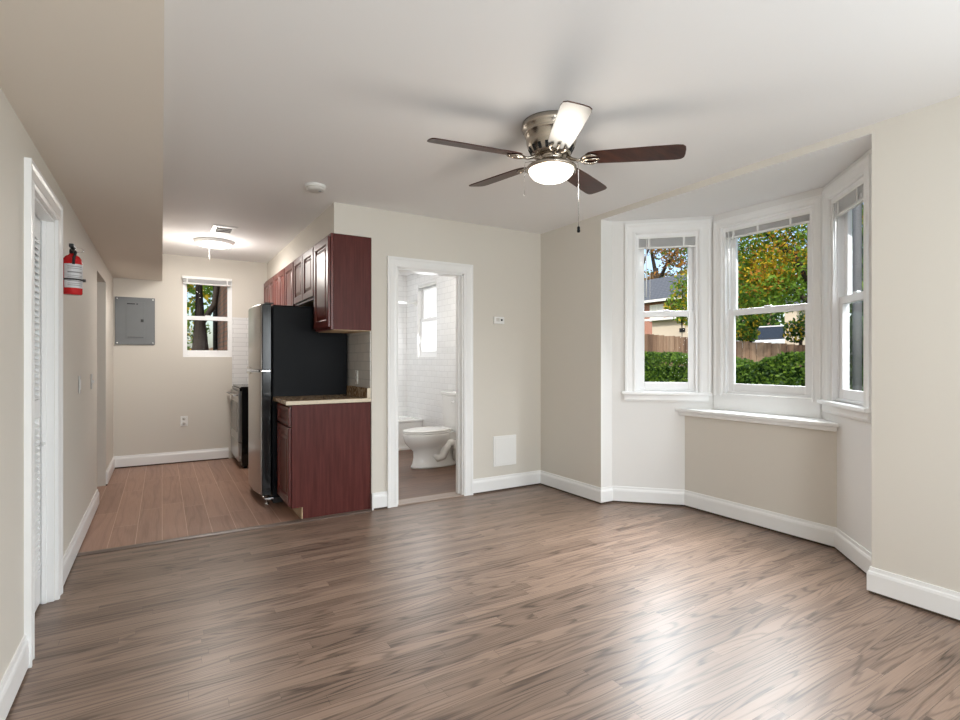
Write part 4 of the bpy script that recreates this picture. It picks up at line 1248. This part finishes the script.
# white car, nose towards the house
car = thing('car', 'white parked car half hidden by the fence and leaves', 'car', (20.0, 11.3, 1.05))
CY, CZ = 11.3, 0.10
def carsec(x, w, zb, zt):
    zb += CZ; zt += CZ
    return [(x, CY - w, zb), (x, CY + w, zb), (x, CY + w, zt - 0.06), (x, CY + w - 0.08, zt), (x, CY - w + 0.08, zt), (x, CY - w, zt - 0.06)]
cb = MB(); cb.rings([carsec(18.0, 0.70, 1.38, 1.72), carsec(18.15, 0.80, 1.25, 1.80), carsec(19.2, 0.85, 1.22, 1.86), carsec(21.2, 0.85, 1.22, 1.90), carsec(22.2, 0.80, 1.25, 1.84), carsec(22.35, 0.72, 1.38, 1.70)], sm=False)
cb.build('body', M['carwhite'], car, 0.03)
cc = MB(); cc.rings([carsec(19.05, 0.70, 1.80, 1.89), carsec(19.75, 0.64, 1.80, 2.33), carsec(21.1, 0.64, 1.80, 2.36), carsec(21.95, 0.70, 1.80, 1.90)], sm=False)
cc.build('cabin', M['darkglass'], car, 0.02)
MB().box(19.85, CY - 0.6, 2.445, 21.0, CY + 0.6, 2.50).build('roof', M['carwhite'], car, 0.03)
for y in (CY - 0.78, CY + 0.78):
    for x in (18.75, 21.55):
        MB().lathe((x, y, 1.33), [(0, -0.10), (0.20, -0.10), (0.32, -0.07), (0.32, 0.07), (0.20, 0.10), (0, 0.10)], 24, 'Y').build('wheel', M['rubber'], car)

# brick house
hs = thing('brick_house', 'red brick house with slate-grey roof and white windows beyond the shed', 'house', (31, 23, 1.4))
MB().box(28.0, 19.8, 1.2, 35.0, 31.0, 5.35).build('walls', M['brick_y'], hs)
rfm = MB(); rfm.rings([[(27.5, y, 5.15), (31.5, y, 7.25), (35.5, y, 5.15), (35.5, y, 5.00), (27.5, y, 5.00)] for y in (19.4, 31.4)], sm=False)
rfm.build('roof', M['shingle'], hs)
MB().box(27.42, 19.4, 4.97, 27.5, 31.4, 5.12).build('gutter', M['siding_white'], hs)
for y in (21.6, 23.7, 26.5, 29.0):
    f = MB()
    f.box(27.93, y - 0.55, 3.75, 27.998, y + 0.55, 3.85).box(27.93, y - 0.55, 4.75, 27.998, y + 0.55, 4.85).box(27.93, y - 0.55, 3.85, 27.998, y - 0.45, 4.75).box(27.93, y + 0.45, 3.85, 27.998, y + 0.55, 4.75).box(27.94, y - 0.03, 3.85, 27.998, y + 0.03, 4.75)
    f = f.build('window', M['siding_white'], hs)
    MB().box(27.97, y - 0.45, 3.85, 27.996, y + 0.45, 4.75).build('pane', M['siding_white'], f)

# behind the kitchen window
nb = thing('brick_building', 'neighbouring brown brick wall seen in the kitchen window', 'building', (2.5, 10.2, -0.55))
MB().box(0.93, 8.5, -0.6, 4.5, 12.0, 6.0).build('walls', M['brick_near'], nb)
MB().box(0.90, 8.5, 5.2, 0.929, 12.0, 5.35).build('band', M['siding'], nb)
dp = MB().tube([(0.885, 11.4, -0.5), (0.885, 11.4, 5.0)], 0.04, 10); dp.build('downspout', M['dark'], nb)
random.seed(5)
tree('dark-trunked tree outside the kitchen window', 0.54, 10.0, 6.0, 0.145,
     [[(0.05, 0, 2.45, 0.05), (0.22, -0.05, 2.75, 0.05), (0.29, -0.1, 3.3, 0.045), (0.31, -0.1, 4.2, 0.03)]],
     [(0.0, 10.6, 2.6, 0.45), (-0.1, 11.2, 3.2, 0.8), (0.1, 10.2, 2.05, 0.25), (0.50, 11.0, 1.7, 0.28), (0.25, 10.8, 3.6, 0.5), (0.2, 11.0, 1.2, 0.35), (0.1, 10.6, 3.4, 0.5)],
     4200, 0.038, [M['leaf_lime'], M['leaf_yellow'], M['leaf_green'], M['leaf_dark']], lambda p: random.choice((0, 0, 1, 2, 3)), zbase=-0.6)
gt = thing('wooden_gate', 'pale board fence far behind the kitchen window tree', 'fence', (0.2, 15.0, -0.55))
gb = MB()
for i in range(16):
    gb.box(-1.2 + i * 0.15, 15.0, -0.55, -1.2 + i * 0.15 + 0.14, 15.03, 1.5 + 0.02 * (i % 2))
gb.build('boards', M['fence'], gt)
tree('yellow-green tree far behind the kitchen window', -0.6, 19.0, 3.0, 0.2, [], [(-0.6, 19, 3.6, 1.4), (0.6, 19, 3.2, 1.2), (1.4, 19, 4.6, 1.5), (-0.2, 19, 5.6, 1.5)], 2600, 0.13, [M['leaf_lime'], M['leaf_yellow'], M['leaf_green']], lambda p: random.choice((0, 0, 1, 2)), zbase=-0.6)
